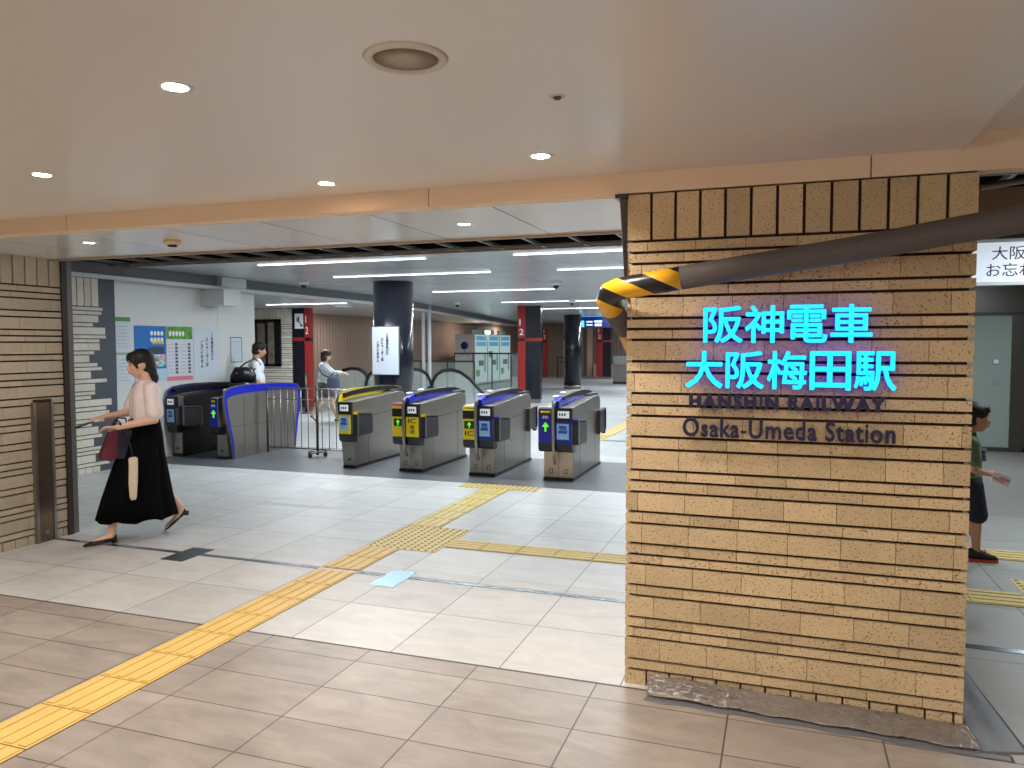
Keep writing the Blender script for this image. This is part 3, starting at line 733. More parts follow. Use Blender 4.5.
# ================================================================ POSTERS ON THE WHITE WALL
POSTERW = XP + 0.001
def poster(y0, y1, z0, z1, label, m, cat='poster', t_=0.004):
    o = MB().box(0, t_, 0, y1 - y0, 0, z1 - z0).build('poster', m, None, (POSTERW, y0, z0)); tag(o, label, cat); return o
def pbox(par, name, rects, m, lift=0.004):
    b = MB()
    for i, (a0, a1, c0, c1) in enumerate(rects): b.box(lift, lift + .0015, a0, a1, c0, c1)
    return b.build(name, m, par)
GRN = mat('poster_green', (76, 140, 70), 0.6); GREYT = mat('print_grey', (150, 156, 170), 0.7); PINKT = mat('poster_pink', (214, 120, 130), 0.6)
p = poster(7.73, 7.97, 1.52, 1.945, 'white notice with a green header, topmost at the left end of the poster row', PAPER)
pbox(p, 'header', [(0, .24, .37, .425)], GRN); pbox(p, 'text_line', [(.02, .2 - .02 * (i % 3), .03 + i*.045, .036 + i*.045) for i in range(7)], GREYT)
p = poster(7.73, 7.97, 1.06, 1.50, 'white notice with a pale green header, below the green headed notice', PAPER)
pbox(p, 'header', [(0, .24, .39, .42)], mat('pale_green', (130, 176, 130), 0.6)); pbox(p, 'text_line', [(.02, .2 - .02 * (i % 3), .05 + i*.045, .056 + i*.045) for i in range(7)], GREYT)
SEA = mat('poster_blue', (24, 110, 190), 0.6)
p = poster(8.03, 8.59, 1.08, 1.84, 'bright blue picture poster with a colourful harbour scene, behind the walking woman', SEA)
b = MB(); rr = random.Random(9)
for k in range(8): b.ell((.0055, .30 + (k % 4) * .062, .66 - (k // 4) * .09), (.001, .027, .034), 0, 8, 6)
b.build('title_blobs', WHITE, p)
b = MB()
for k in range(4): b.ell((.006, .33 + k * .055, .535), (.001, .022, .03), 0, 8, 6)
b.build('title_blobs', YEL, p)
pbox(p, 'picture_ground', [(.02, .54, .27, .40)], mat('poster_dark', (40, 66, 84), 0.6))
vm_ = bpy.data.materials.new('poster_picture'); vm_.use_nodes = True; N_ = vm_.node_tree.nodes
vo = N_.new('ShaderNodeTexVoronoi'); vo.inputs['Scale'].default_value = 26; tcn = N_.new('ShaderNodeTexCoord')
hs = N_.new('ShaderNodeHueSaturation'); hs.inputs['Value'].default_value = .8; hs.inputs['Saturation'].default_value = .8
vm_.node_tree.links.new(tcn.outputs['Object'], vo.inputs['Vector']); vm_.node_tree.links.new(vo.outputs['Color'], hs.inputs['Color'])
vm_.node_tree.links.new(hs.outputs[0], N_['Principled BSDF'].inputs['Base Color'])
pbox(p, 'picture_scene', [(.02, .54, .20, .37)], vm_, .0055)
pbox(p, 'picture_hill', [(.24, .52, .40, .47)], mat('poster_dark', (40, 66, 84), 0.6), .0056)
pbox(p, 'lower_strip', [(0, .56, 0, .17)], mat('poster_pale', (176, 200, 224), .6))
p = poster(8.60, 9.10, 1.06, 1.84, 'white event poster with a green title band and a red foot', PAPER)
pbox(p, 'title_band', [(0, .5, .60, .78)], mat('leaf_green', (92, 150, 52), .6, noise=.4, nscale=14))
b = MB()
for k in range(5): b.ell((.006, .07 + k * .062, .68), (.001, .025, .04), 0, 8, 6)
b.build('title_blobs', WHITE, p)
pbox(p, 'foot_band', [(0, .5, .01, .07)], PINKT)
pbox(p, 'text_line', [(.02 + c * .25, .13 + c * .25, .12 + i * .05, .126 + i * .05) for i in range(9) for c in (0, 1)], PINKT)
pbox(p, 'photo_thumb', [(.16 + c * .25, .21 + c * .25, .11 + i * .05, .145 + i * .05) for i in range(9) for c in (0, 1)], mat('thumb', (84, 86, 92), .6))
p = poster(9.13, 9.67, 1.07, 1.83, 'plain white paper notice with three columns of handwritten style black writing', PAPER, 'notice')
for s_, a, z0, hh in ((VT[0], .36, .28, .40), (VT[1], .25, .19, .42), (VT[2], .14, .17, .40)):
    text('printed_text', '\n'.join(s_), (0,0,0), (0,1,0), (0,0,1), .05, hh, .0015, INK, p, fat=.002).location = (.0045, a, z0)
p = poster(9.93, 10.20, 1.30, 1.70, 'small white timetable notice in a thin dark frame, left of the man', PAPER, 'notice')
pbox(p, 'frame', [(0, .27, 0, .012), (0, .27, .388, .40), (0, .012, 0, .40), (.258, .27, 0, .40)], mat('frame_navy', (60, 70, 100), .5))
pbox(p, 'text_line', [(.04, .23, .32, .33)] + [(.05, .22, .05 + i * .035, .054 + i * .035) for i in range(7)], GREYT)
b = MB().box(0, .42, 0, .36, 0, .24).build('wall_box', WHITEP, None, (XP, 9.30, 2.16)); tag(b, 'white box housing fixed under the soffit lip above the posters', 'box')
b = MB().box(0, .10, 0, .55, 0, .14).build('wall_box', WHITEP, None, (XF + .04, 9.45, 2.455)); tag(b, 'white box housing standing on the soffit lip', 'box')

# office window in the brick wall
w = empty('window_1', (-12.0, 15.42, 1.06)); struct(w)
MB().box(-.12, 1.0 - .22, -.03, .0, 0, 1.12).build('window_recess', BLACK, w)
f = MB().box(-.12, .08, -.05, -.03, 0, 1.12).box(.64, .78, -.05, -.03, 0, 1.12).box(.36, .40, -.05, -.03, 0, 1.12).box(-.12, .78, -.05, -.03, 1.05, 1.12).box(-.12, .78, -.05, -.03, 0, .05).build('window_frame', BLACK, w)
MB().box(.12, .34, -.036, -.032, .06, 1.02).box(.42, .60, -.036, -.032, .06, 1.04).build('pane', mat('dim_interior', (118, 108, 98), .25, noise=.3, nscale=5), w)
# slim bollard beside the red column
t = empty('stanchion', (-10.3, 15.05, 0)); tag(t, 'slim steel stanchion in front of the red edged restroom column', 'stanchion')
MB().tube([(0, 0, .02), (0, 0, .95)], .035, 12).build('post', STEELD, t); MB().lathe([(.12, 0), (.12, .02), (.04, .03)], seg=20).build('foot', STEELD, t)

# ================================================================ FAR FURNISHINGS
# row of lit lockers along the tan wall
LOCK = mat('locker_white', (206, 226, 228), .35, emit=(200, 236, 236), estr=.35)
def locker(x, y, d, label, seed, end=False):
    t = empty('ticket_machine', (x, y, 0)); tag(t, label, 'machine', 'lit machines along the tan wall')
    MB().box(-.8, 0, 0, d, .06, 1.95).build('cabinet', mat('locker_silver', (222, 222, 222), .4), t)
    MB().box(0, .01, .04, d - .04, .12, 1.93).build('lit_front', LOCK, t)
    rr = random.Random(seed); b = MB()
    for z in (1.50, 1.72): b.box(.01, .016, .15, d - .15, z, z + .16)
    b.build('upper_panel', mat('locker_panel_blue', (110, 180, 214), .4, emit=(110, 180, 214), estr=.3, noise=.3, nscale=9), t)
    b = MB(); b.box(.01, .03, d * .3, d * .65, .75, .95).box(.01, .02, d * .75, d * .82, .5, 1.2); b.build('dispenser', DGREY, t)
    MB().box(.01, .02, .12, d * .35, .35 if seed % 2 else 1.05, .6 if seed % 2 else 1.3).build('green_panel', mat('lime', (130, 186, 50), .5), t)
    if end:
        rm = MB().lathe([(0, 0), (.15, 0), (.15, .005), (0, .005)], seg=28).build('round_mark', mat('mark_blue', (30, 50, 140), .4), t); rm.location = (-.42, -.001, 1.52)
        rm.rotation_euler = (PI / 2, 0, 0)
        MB().box(-.45, -.40, -.006, -.001, 1.27, 1.32).build('mark_tail', mat('mark_blue', (30, 50, 140), .4), t)
        b = MB()
        for k in range(5): b.box(-.62 + k * .09, -.57 + k * .09, -.006, -.001, 1.14, 1.2)
        b.build('mark_lettering', GREYT, t)
    else: pass
    MB().box(-.3, -.05, d * .35, d * .65, 1.95, 2.12).build('top_sign', mat('topsign', (176, 214, 206), .4), t)
locker(-10.9, 26.8, 1.3, 'nearest lit machine, its silver end wall carrying a round blue mark', 1, True)
locker(-10.9, 28.15, 1.3, 'middle lit machine of the three along the tan wall', 2)
locker(-10.9, 29.5, 1.3, 'farthest lit machine, touching the red edged column in view', 3)
def barrier(x0, x1, y, h, label, n):
    t = empty('glass_barrier', (x0, y, 0)); tag(t, label, 'glass barrier', 'glass barriers round the stairwell')
    L = x1 - x0
    for k in range(n):
        MB().box(L * k / n + .02, L * (k + 1) / n - .02, -.006, .006, .06, h - .02).build('glass_panel', GLASS, t)
    for k in range(n + 1):
        MB().box(L * k / n - .012, L * k / n + .012, -.02, .02, 0, h).build('post', STEELD, t)
    MB().tube([(0, 0, h), (L, 0, h)], .025, 8).build('rail', DGREY, t)
barrier(-10.9, -8.35, 20.5, 1.08, 'lower glass barrier left of the lit machines, behind the escalator rails', 3)
barrier(-9.45, -7.0, 21.6, 1.30, 'taller glass barrier with a dark rail in front of the lit machines', 4)
def escalator(x, y, label, m=1):
    t = empty('escalator_rail', (x, y, 0)); tag(t, label, 'escalator handrail', 'curved black escalator handrails')
    q = [(0, 0, .55), (.03, 0, .72), (.12, 0, .88), (.28, 0, .98), (.5, 0, 1.0), (.72, 0, .95), (.95, 0, .80), (1.25, 0, .50), (1.6, 0, .15)]
    MB().tube([(a * m, b_, c_) for a, b_, c_ in q], .04, 10).build('handrail', BLACK, t)
    b = MB(); b.prism([(a * m, c_ - .05) for a, _, c_ in q] + [(1.5 * m, .02), (.1 * m, .02)], -.008, .008, 'y'); b.build('balustrade', GLASS, t)
    MB().box(-.02 if m > 0 else -.08, .08 if m > 0 else .02, -.05, .05, 0, .6).build('newel', BLACK, t)
escalator(-7.58, 16.0, 'black escalator handrail arching down to the right, right of the round column')
escalator(-7.72, 16.3, 'black escalator handrail arching down to the left, partly behind the round column', -1)
escalator(-9.30, 16.0, 'black escalator handrail just left of the round column')
escalator(-9.36, 16.3, 'black escalator handrail curving beside the woman in the white cardigan', -1)
for x, lb in ((-8.75, 'left of the two slim white pipes before the tan wall'), (-8.58, 'right of the two slim white pipes before the tan wall')):
    o = MB().tube([(0, 0, 0), (0, 0, 2.6)], .045, 12).build('white_pipe', WHITE, None, (x, 18.0, 0)); tag(o, lb, 'pipe', 'slim white pipes')
# departure screen hanging before the farthest column
t = empty('departure_screen', (-6.6, 28.0, 2.19)); tag(t, 'blue hanging departure screen above the farthest red edged column', 'screen')
MB().box(-.58, .62, 0, .12, 0, .42).build('housing', mat('screen_housing', (30, 60, 90), .4), t)
MB().box(-.56, .60, -.006, 0, .02, .40).build('display', mat('screen_navy', (14, 24, 90), .3, emit=(14, 30, 110), estr=.8), t)
MB().box(-.56, -.38, -.010, -.006, .02, .26).box(-.58, .62, -.010, -.006, .40, .42).build('cyan_field', mat('screen_cyan', (90, 220, 230), .3, emit=(90, 220, 230), estr=.9), t)
MB().box(.02, .28, -.010, -.006, .05, .14).box(.0, .30, -.010, -.006, .18, .26).box(-.3, -.06, -.01, -.006, .07, .12).box(-.3, -.06, -.01, -.006, .18, .24).build('text_field', mat('screen_white', (220, 235, 240), .3, emit=(220, 235, 240), estr=.7), t)
MB().tube([(-.4, .06, .42), (-.4, .06, .41 + .0)], .01).tube([(-.4, .06, .40), (-.4, .06, .409)], .01).tube([(-.45, .06, .4), (-.45, .06, .41)], .02).build('bracket', STEELD, t)
# staircase rail and ticket counter far behind
t = empty('stair_rail', (-9.9, 34.6, 0)); tag(t, 'distant dark stair handrail sloping down by the tan end wall', 'handrail')
MB().tube([(0, 0, 0), (0, 0, .95), (.25, 0, .95), (.9, 0, .1)], .03, 8).tube([(.06, 0, .75), (.25, 0, .75), (.7, 0, .12)], .02, 8).build('rail', DGREY, t)
o = MB().box(0, .25, 0, .2, 0, 2.6).build('white_pillar', mat('lit_post', (226, 196, 176), .5), None, (-9.0, 36.7, 0)); tag(o, 'slim pale post against the far tan wall', 'post')
o = MB().box(0, 1.2, 0, .4, 0, .6).build('low_counter', mat('pale_counter', (206, 176, 158), .5), None, (-8.6, 36.3, 0)); tag(o, 'low pale block at the foot of the far tan wall', 'counter')
t = empty('glass_parapet', (-6.3, 30.0, 0)); tag(t, 'grey parapet with a glass top right of the farthest column', 'parapet')
MB().box(0, 4.0, 0, .1, .0, .72).build('panel', mat('parapet_grey', (128, 126, 124), .4, metal=.3), t); MB().box(0, 4.0, .03, .05, .76, 1.1).build('glass', GLASS, t)
MB().box(0, 4.0, -.02, .12, .72, .78).build('rail', STEEL, t); MB().box(0, 4.0, -.05, .0, 0, .08).build('skirting', BLACK, t)

# ================================================================ RIGHT SIDE: SIGN AND GLASS DOORS
t = empty('overhead_sign', (1.6, 8.0, 2.11)); tag(t, 'white lit overhead sign with black Japanese writing, right of the pillar', 'sign')
MB().box(0, 2.3, 0, .14, 0, .41).build('housing', STEEL, t)
MB().box(.01, 2.29, -.012, 0, .03, .38).build('lit_panel', mat('sign_lit', (214, 222, 234), .3, emit=(214, 224, 238), estr=.55), t)
MB().box(0, 2.3, -.02, 0, .0, .03).box(0, 2.3, -.02, 0, .38, .41).build('rim', WHITE, t)
text('lettering', '大阪梅田駅', (0,0,0), (1,0,0), (0,0,1), .66, .12, .003, INK, t, 0.0, 'LEFT').location = (.165, -.013, .225)
text('lettering', 'お忘れもの取扱所', (0,0,0), (1,0,0), (0,0,1), 1.03, .12, .003, INK, t, 0.0, 'LEFT').location = (.125, -.013, .075)
DG = mat('door_glass', (158, 174, 168), .12, spec=.7)
FR = mat('door_frame_steel', (92, 90, 86), .35, metal=.7)
d = empty('door_1', (2.0, 13.0, 0)); struct(d)
MB().box(-.9, 1.15, -.02, .02, .05, 2.02).build('pane', DG, d)
MB().box(-.9, 4.0, -.05, .05, 2.02, 2.60).box(1.15, 1.32, -.06, .06, 0, 2.1).box(-.9, 1.3, -.05, .05, 0, .06).build('frame', FR, d)
MB().box(-.9, 1.3, -.07, -.05, 2.0, 2.04).build('head_strip', DGREY, d)
MB().box(.92, 1.0, -.035, -.02, 1.28, 1.36).box(.92, 1.0, -.035, -.02, .98, 1.06).build('door_sticker', GREYT, d)
MB().box(.93, .99, -.04, -.035, 1.29, 1.35).build('sticker_mark', WHITE, d)
d = empty('door_2', (4.2, 13.0, 0)); struct(d)
MB().box(-.86, 1.8, -.02, .02, .05, 2.02).build('pane', DG, d)
MB().box(-.9, -.82, -.05, .05, 0, 2.02).box(-.9, 1.8, -.05, .05, 0, .06).build('frame', FR, d)
struct(MB().box(1.0, 6.0, 13.25, 13.4, 0, 2.65).build('wall_back', mat('grey_wall', (130, 126, 122), 0.5)))

# ================================================================ TACTILE PAVING
TY = mat('tactile_yellow', (218, 182, 104), .5, noise=.05, nscale=6); TJ = mat('tactile_joint', (96, 78, 44), .8)
TY2 = mat('tactile_pale_yellow', (214, 194, 122), .5, noise=.05, nscale=6); TRB = mat('tactile_ridge', (184, 148, 70), .5)
def tact_lines(x0, x1, y0, y1, along, label, m=TY):
    """run of guide tiles with four raised bars; along = 'y' or 'x'"""
    cx, cy = (x0 + x1) / 2, (y0 + y1) / 2
    t = empty('tactile_paving', (cx, cy, 0)); tag(t, label, 'tactile paving')
    a, c = (x1 - x0) / 2, (y1 - y0) / 2
    MB().box(-a, a, -c, c, 0, .002).build('joint_bed', TJ, t)
    n = max(1, round((2 * c if along == 'y' else 2 * a) / .3)); s = (2 * c if along == 'y' else 2 * a) / n
    b = MB(); r = MB()
    for k in range(n):
        lo = -(c if along == 'y' else a) + k * s
        if along == 'y': b.box(-a + .003, a - .003, lo + .0035, lo + s - .0035, .001, .004)
        else: b.box(lo + .0035, lo + s - .0035, -c + .003, c - .003, .001, .004)
        for j in range(4):
            w = 2 * (a if along == 'y' else c); q = -w / 2 + w * (j + .5) / 4
            if along == 'y': r.box(q - .022, q + .022, lo + .012, lo + s - .012, .004, .0085)
            else: r.box(lo + .012, lo + s - .012, q - .020, q + .020, .004, .0085)
    b.build('tile_field', m, t); r.build('guide_bars', m, t)
def tact_dots(x0, x1, y0, y1, label, m=TY2, n=6):
    cx, cy = (x0 + x1) / 2, (y0 + y1) / 2; a, c = (x1 - x0) / 2, (y1 - y0) / 2
    t = empty('tactile_paving', (cx, cy, 0)); tag(t, label, 'tactile paving')
    b = MB().box(-a, a, -c, c, 0, .004); kx = round(2 * a / .06); ky = round(2 * c / .06)
    for i in range(kx):
        for j in range(ky):
            b.lathe([(.014, .004), (.010, .009), (0, .0092)], (-a + 2 * a * (i + .5) / kx, -c + 2 * c * (j + .5) / ky, 0), 8, 1)
    b.build('studded_tile', [m, TRB], t)
tact_lines(-3.07, -2.77, 0.9, 4.60, 'y', 'long orange yellow guide strip running from the front left towards the gates')
tact_lines(-3.07, -2.77, 4.65, 5.25, 'y', 'short yellow guide strip between the shutter track and the dotted pad')
tact_dots(-3.07, -2.47, 5.25, 5.98, 'dotted yellow warning pad where the guide strips meet')
tact_lines(-3.07, -2.77, 5.98, 7.80, 'y', 'pale yellow guide strip between the dotted pad and the gates', TY2)
tact_dots(-3.38, -2.47, 7.80, 8.04, 'pale yellow crossbar in front of the gate tiles')
tact_lines(-2.47, -0.70, 5.42, 5.66, 'x', 'yellow guide strip running right towards the pillar', TY2)
tact_lines(-3.0, -2.74, 13.0, 22.0, 'y', 'distant yellow guide strip beyond the gates beside the pillar', TY2)
tact_dots(-3.05, -2.75, 12.15, 13.0, 'small dotted pad at the end of the distant guide strip')
tact_lines(0.80, 1.46, 5.30, 5.60, 'x', 'yellow guide strip right of the pillar nearest the boy', TY2)
tact_dots(1.47, 2.1, 5.30, 5.92, 'yellow pad at the right edge beside the nearest guide strip', TY2)
tact_lines(1.2, 2.4, 6.44, 6.74, 'x', 'yellow guide strip behind the shoe of the boy', TY2)
o = MB().box(-.45, .45, -.06, .06, 0, .003).build('floor_grate', mat('grate', (96, 98, 98), .4, metal=.6), None, (-2.35, 12.35, 0)); tag(o, 'small grey floor grate beyond the gate nearest the pillar', 'grate')
# floor plates of the shutter track
o = MB().box(-.10, .10, -.17, .17, 0, .003).build('floor_plate', mat('dark_plate', (76, 80, 82), .35, metal=.5), None, (-4.22, 4.60, 0)); tag(o, 'dark rectangular floor plate on the shutter track near the woman', 'floor plate')
o = MB().box(-.09, .09, -.17, .17, 0, .003).build('floor_plate', mat('blue_plate', (150, 186, 214), .25, metal=.6), None, (-2.46, 4.57, 0)); tag(o, 'shiny bluish floor plate on the shutter track right of the guide strip', 'floor plate')
# steel guard on the near left wall
t = empty('wall_guard', (XW - .005, 4.54, 0)); tag(t, 'narrow brushed steel guard post fixed to the near left brick wall', 'guard')
MB().box(0, .03, -.065, .065, 0.0, 1.13).build('cover', mat('guard_steel', (128, 110, 92), .3, metal=.85), t, bevel=.006)
MB().box(0, .04, -.07, .07, 1.13, 1.15).build('cap', BLACK, t)
b = MB().box(0, .036, -.09, -.065, 0, 1.13).box(0, .036, .065, .09, 0, 1.13).build('side_strip', STEEL, t)
MB().ell((.033, 0, .075), (.006, .016, .016)).build('lock', STEEL, t)

# ================================================================ STATION LETTERING ON THE PILLAR
LED = mat('led_face', (20, 190, 235), .4, emit=(0, 225, 255), estr=1.0)
LEDS = mat('led_side', (20, 30, 200), .4, emit=(60, 30, 255), estr=0.85)
NAVY = mat('navy_letter', (22, 18, 66), .5)
NAVYS = mat('navy_letter_side', (24, 22, 60), .35)
def letters(body, x0, x1, z0, z1, mats, label, fat, ext=0.03, y=3.475, wide=None):
    """each character is a mesh of its own, spaced over the given width"""
    t = empty('sign_lettering', (x0, y, z0)); tag(t, label, 'lettering', 'station name on the brick pillar')
    n = len(body); W = x1 - x0; pitch = W / n
    for i, ch in enumerate(body):
        w = pitch * .94
        if ch == '阪' and n == 4: w = pitch * .98
        o = text('character', ch, (0,0,0), (1,0,0), (0,0,1), w - 2 * fat, z1 - z0 - 2 * fat, ext, mats, t, 0.0, fat=fat); o.location = (i * pitch + (pitch - w) / 2 + fat, 0, fat)
    b = MB()
    for i in range(n):
        for dx, dz in ((.3, .3), (.7, .7)): b.tube([((i + dx) * pitch, 0, (z1 - z0) * dz), ((i + dx) * pitch, .03, (z1 - z0) * dz)], .003, 6)
    b.build('standoff', STEELD, t)
    return t
letters('阪神電車', -0.328, 0.352, 1.592, 1.752, [LED, LEDS], 'upper row of glowing cyan characters on the brick pillar', .0032)
letters('大阪梅田駅', -0.405, 0.445, 1.395, 1.558, [LED, LEDS], 'second row of glowing cyan characters on the brick pillar', .0032)
def latin(body, x0, x1, z0, z1, label, fat, ext=.02, y=3.478, bold=0.0):
    t = empty('sign_lettering', (x0, y, z0)); tag(t, label, 'lettering', 'station name on the brick pillar')
    # widths and heights from one reference layout so letters keep their own proportions
    def layout(s):
        cu = bpy.data.curves.new('tmp', 'FONT'); cu.body = s; cu.offset = bold; cu.align_x = 'LEFT'
        to = bpy.data.objects.new('tmp', cu); COL.objects.link(to); bpy.context.view_layer.update()
        me = bpy.data.meshes.new_from_object(to.evaluated_get(bpy.context.evaluated_depsgraph_get()))
        bpy.data.objects.remove(to)
        xs = [v.co.x for v in me.vertices] or [0]; ys = [v.co.y for v in me.vertices] or [0]
        return min(xs), max(xs), min(ys), max(ys)
    X = layout(body); sx = (x1 - x0) / (X[1] - X[0]); sz = (z1 - z0) / (X[3] - X[2])
    for i, ch in enumerate(body):
        if ch == ' ': continue
        pre = layout(body[:i + 1]); me = layout(ch)
        w = (me[1] - me[0]) * sx; h = (me[3] - me[2]) * sz
        o = text('character', ch, (0,0,0), (1,0,0), (0,0,1), max(.002, w - 2 * fat), h - 2 * fat, ext, [NAVY, NAVYS], t, bold, fat=fat)
        o.location = ((pre[1] - X[0]) * sx - w + fat, 0, (me[2] - X[2]) * sz + fat)
    return t
latin('HANSHIN RAILWAY', -0.385, 0.402, 1.305, 1.368, 'bold dark navy capitals directly under the glowing rows on the pillar', .0042)
latin('Osaka-Umeda Station', -0.412, 0.443, 1.178, 1.262, 'lowest line of navy lettering on the pillar, in thin mixed case', .0020)

# ================================================================ PADDED PIPE, PLASTIC SHEET AND TAPE
t = empty('padded_pipe', (0.0, 3.30, 1.9)); tag(t, 'long grey foam padded pipe slanting across the pillar with a yellow and black taped end', 'pipe')
FOAM = mat('grey_foam', (92, 84, 82), .65); FOAMY = mat('tape_yellow', (240, 178, 30), .35); TAPEB = mat('tape_black', (28, 26, 26), .35)
def hazard(name='hazard_tape'):
    m = bpy.data.materials.new(name); m.use_nodes = True; N = m.node_tree.nodes; L = m.node_tree.links
    b = N['Principled BSDF']; b.inputs['Roughness'].default_value = .32
    tc = N.new('ShaderNodeTexCoord'); sp = N.new('ShaderNodeSeparateXYZ'); L.new(tc.outputs['Object'], sp.inputs[0])
    def mth(op, a, c):
        n = N.new('ShaderNodeMath'); n.operation = op
        for i, v in enumerate((a, c)):
            if v is None: continue
            if isinstance(v, (int, float)): n.inputs[i].default_value = v
            else: L.new(v, n.inputs[i])
        return n.outputs[0]
    # helical stripes: position along the pipe plus a share of its height
    q = mth('ADD', mth('MULTIPLY', sp.outputs[0], 3.4), mth('MULTIPLY', sp.outputs[2], 7.5)); q = mth('ADD', q, 20.02); q = mth('FRACT', q, None)
    g = mth('GREATER_THAN', q, .52)
    mx = N.new('ShaderNodeMix'); mx.data_type = 'RGBA'; mx.inputs[6].default_value = lin((240, 178, 30)); mx.inputs[7].default_value = lin((28, 26, 26))
    L.new(g, mx.inputs[0]); L.new(mx.outputs[2], b.inputs['Base Color'])
    return m
def off(pts): return [(a, b_ - 3.30, c_ - 1.9) for a, b_, c_ in pts]
MB().tube(off([(-.415, 3.34, 1.868), (-.09, 3.32, 1.912), (.31, 3.27, 1.962), (.60, 3.21, 2.003), (.85, 3.12, 2.032), (1.3, 2.95, 2.08), (2.2, 2.65, 2.17), (3.2, 2.3, 2.28)]), [.05] * 5 + [.052] * 3, 24).build('foam_sleeve', FOAM, t)
MB().tube(off([(-.41, 3.34, 1.869), (-.50, 3.345, 1.856), (-.60, 3.355, 1.842), (-.68, 3.37, 1.832), (-.725, 3.395, 1.815), (-.745, 3.43, 1.785), (-.735, 3.48, 1.745)]), [.051, .05, .049, .05, .054, .055, .052], 24).build('taped_elbow', hazard(), t)
MB().tube(off([(-.738, 3.475, 1.75), (-.715, 3.54, 1.70), (-.70, 3.60, 1.655)]), [.05, .048, .045], 20).build('foam_sleeve', FOAM, t)
MB().tube(off([(-.702, 3.592, 1.662), (-.69, 3.66, 1.60), (-.69, 3.70, 1.56)]), [.04, .036, .03], 16).build('tape_end', mat('tan_tape', (206, 160, 100), .4), t)

def sheet(name, p0, p1, p2, p3, nu, nv, amp, m, seed, label, cat, lift=.006):
    rr = random.Random(seed); vs = []; P0, P1, P2, P3 = map(Vector, (p0, p1, p2, p3))
    fr = [(rr.uniform(4, 70), rr.uniform(8, 34), rr.uniform(0, 6)) for _ in range(7)]
    for j in range(nv + 1):
        for i in range(nu + 1):
            u, v = i / nu, j / nv
            p = (P0 * (1 - u) + P1 * u) * (1 - v) + (P3 * (1 - u) + P2 * u) * v
            hgt = sum((1 - abs(math.sin(a * u + b_ * v + c_))) ** 2 for a, b_, c_ in fr) / 7 * amp * (.35 + math.sin(PI * v)) * (.6 + .4 * math.sin(u * 11))
            edge = .006 * math.sin(u * 37 + 3) if v in (0, 1) else 0
            vs.append((p.x, p.y + edge, p.z + lift + hgt + rr.uniform(0, amp * .12)))
    fs = [(j*(nu+1)+i, j*(nu+1)+i+1, (j+1)*(nu+1)+i+1, (j+1)*(nu+1)+i) for j in range(nv) for i in range(nu)]
    o = MB().add(vs, fs, 0, True).build(name, m)
    md = o.modifiers.new('thick', 'SOLIDIFY'); md.thickness = .001
    tag(o, label, cat); return o
PLAST = mat('crumpled_plastic', (122, 114, 108), .2, spec=.9, coat=.6, noise=.12, nscale=7, bump=.8, bscale=14, stretch=(1, 2.5, 2.5))
GTAPE = mat('grey_tape', (104, 106, 112), .4, noise=.05, nscale=8)
sheet('plastic_sheet', (-.55, 3.395, 0), (.76, 3.34, 0), (.735, 3.482, .03), (-.555, 3.487, .055), 170, 18, .040, PLAST, 3, 'crumpled brownish plastic sheet taped along the foot of the tan pillar', 'plastic sheet')
sheet('floor_tape', (.735, 3.335, 0), (.93, 3.39, 0), (.86, 4.22, 0), (.742, 4.22, 0), 12, 40, .004, GTAPE, 5, 'wide grey tape strip on the floor along the right side of the pillar', 'tape', .003)
sheet('floor_tape', (-.56, 3.352, 0), (.86, 3.30, 0), (.86, 3.352, 0), (-.55, 3.402, 0), 80, 4, .003, GTAPE, 8, 'grey tape strip holding down the front edge of the plastic sheet', 'tape', .002)

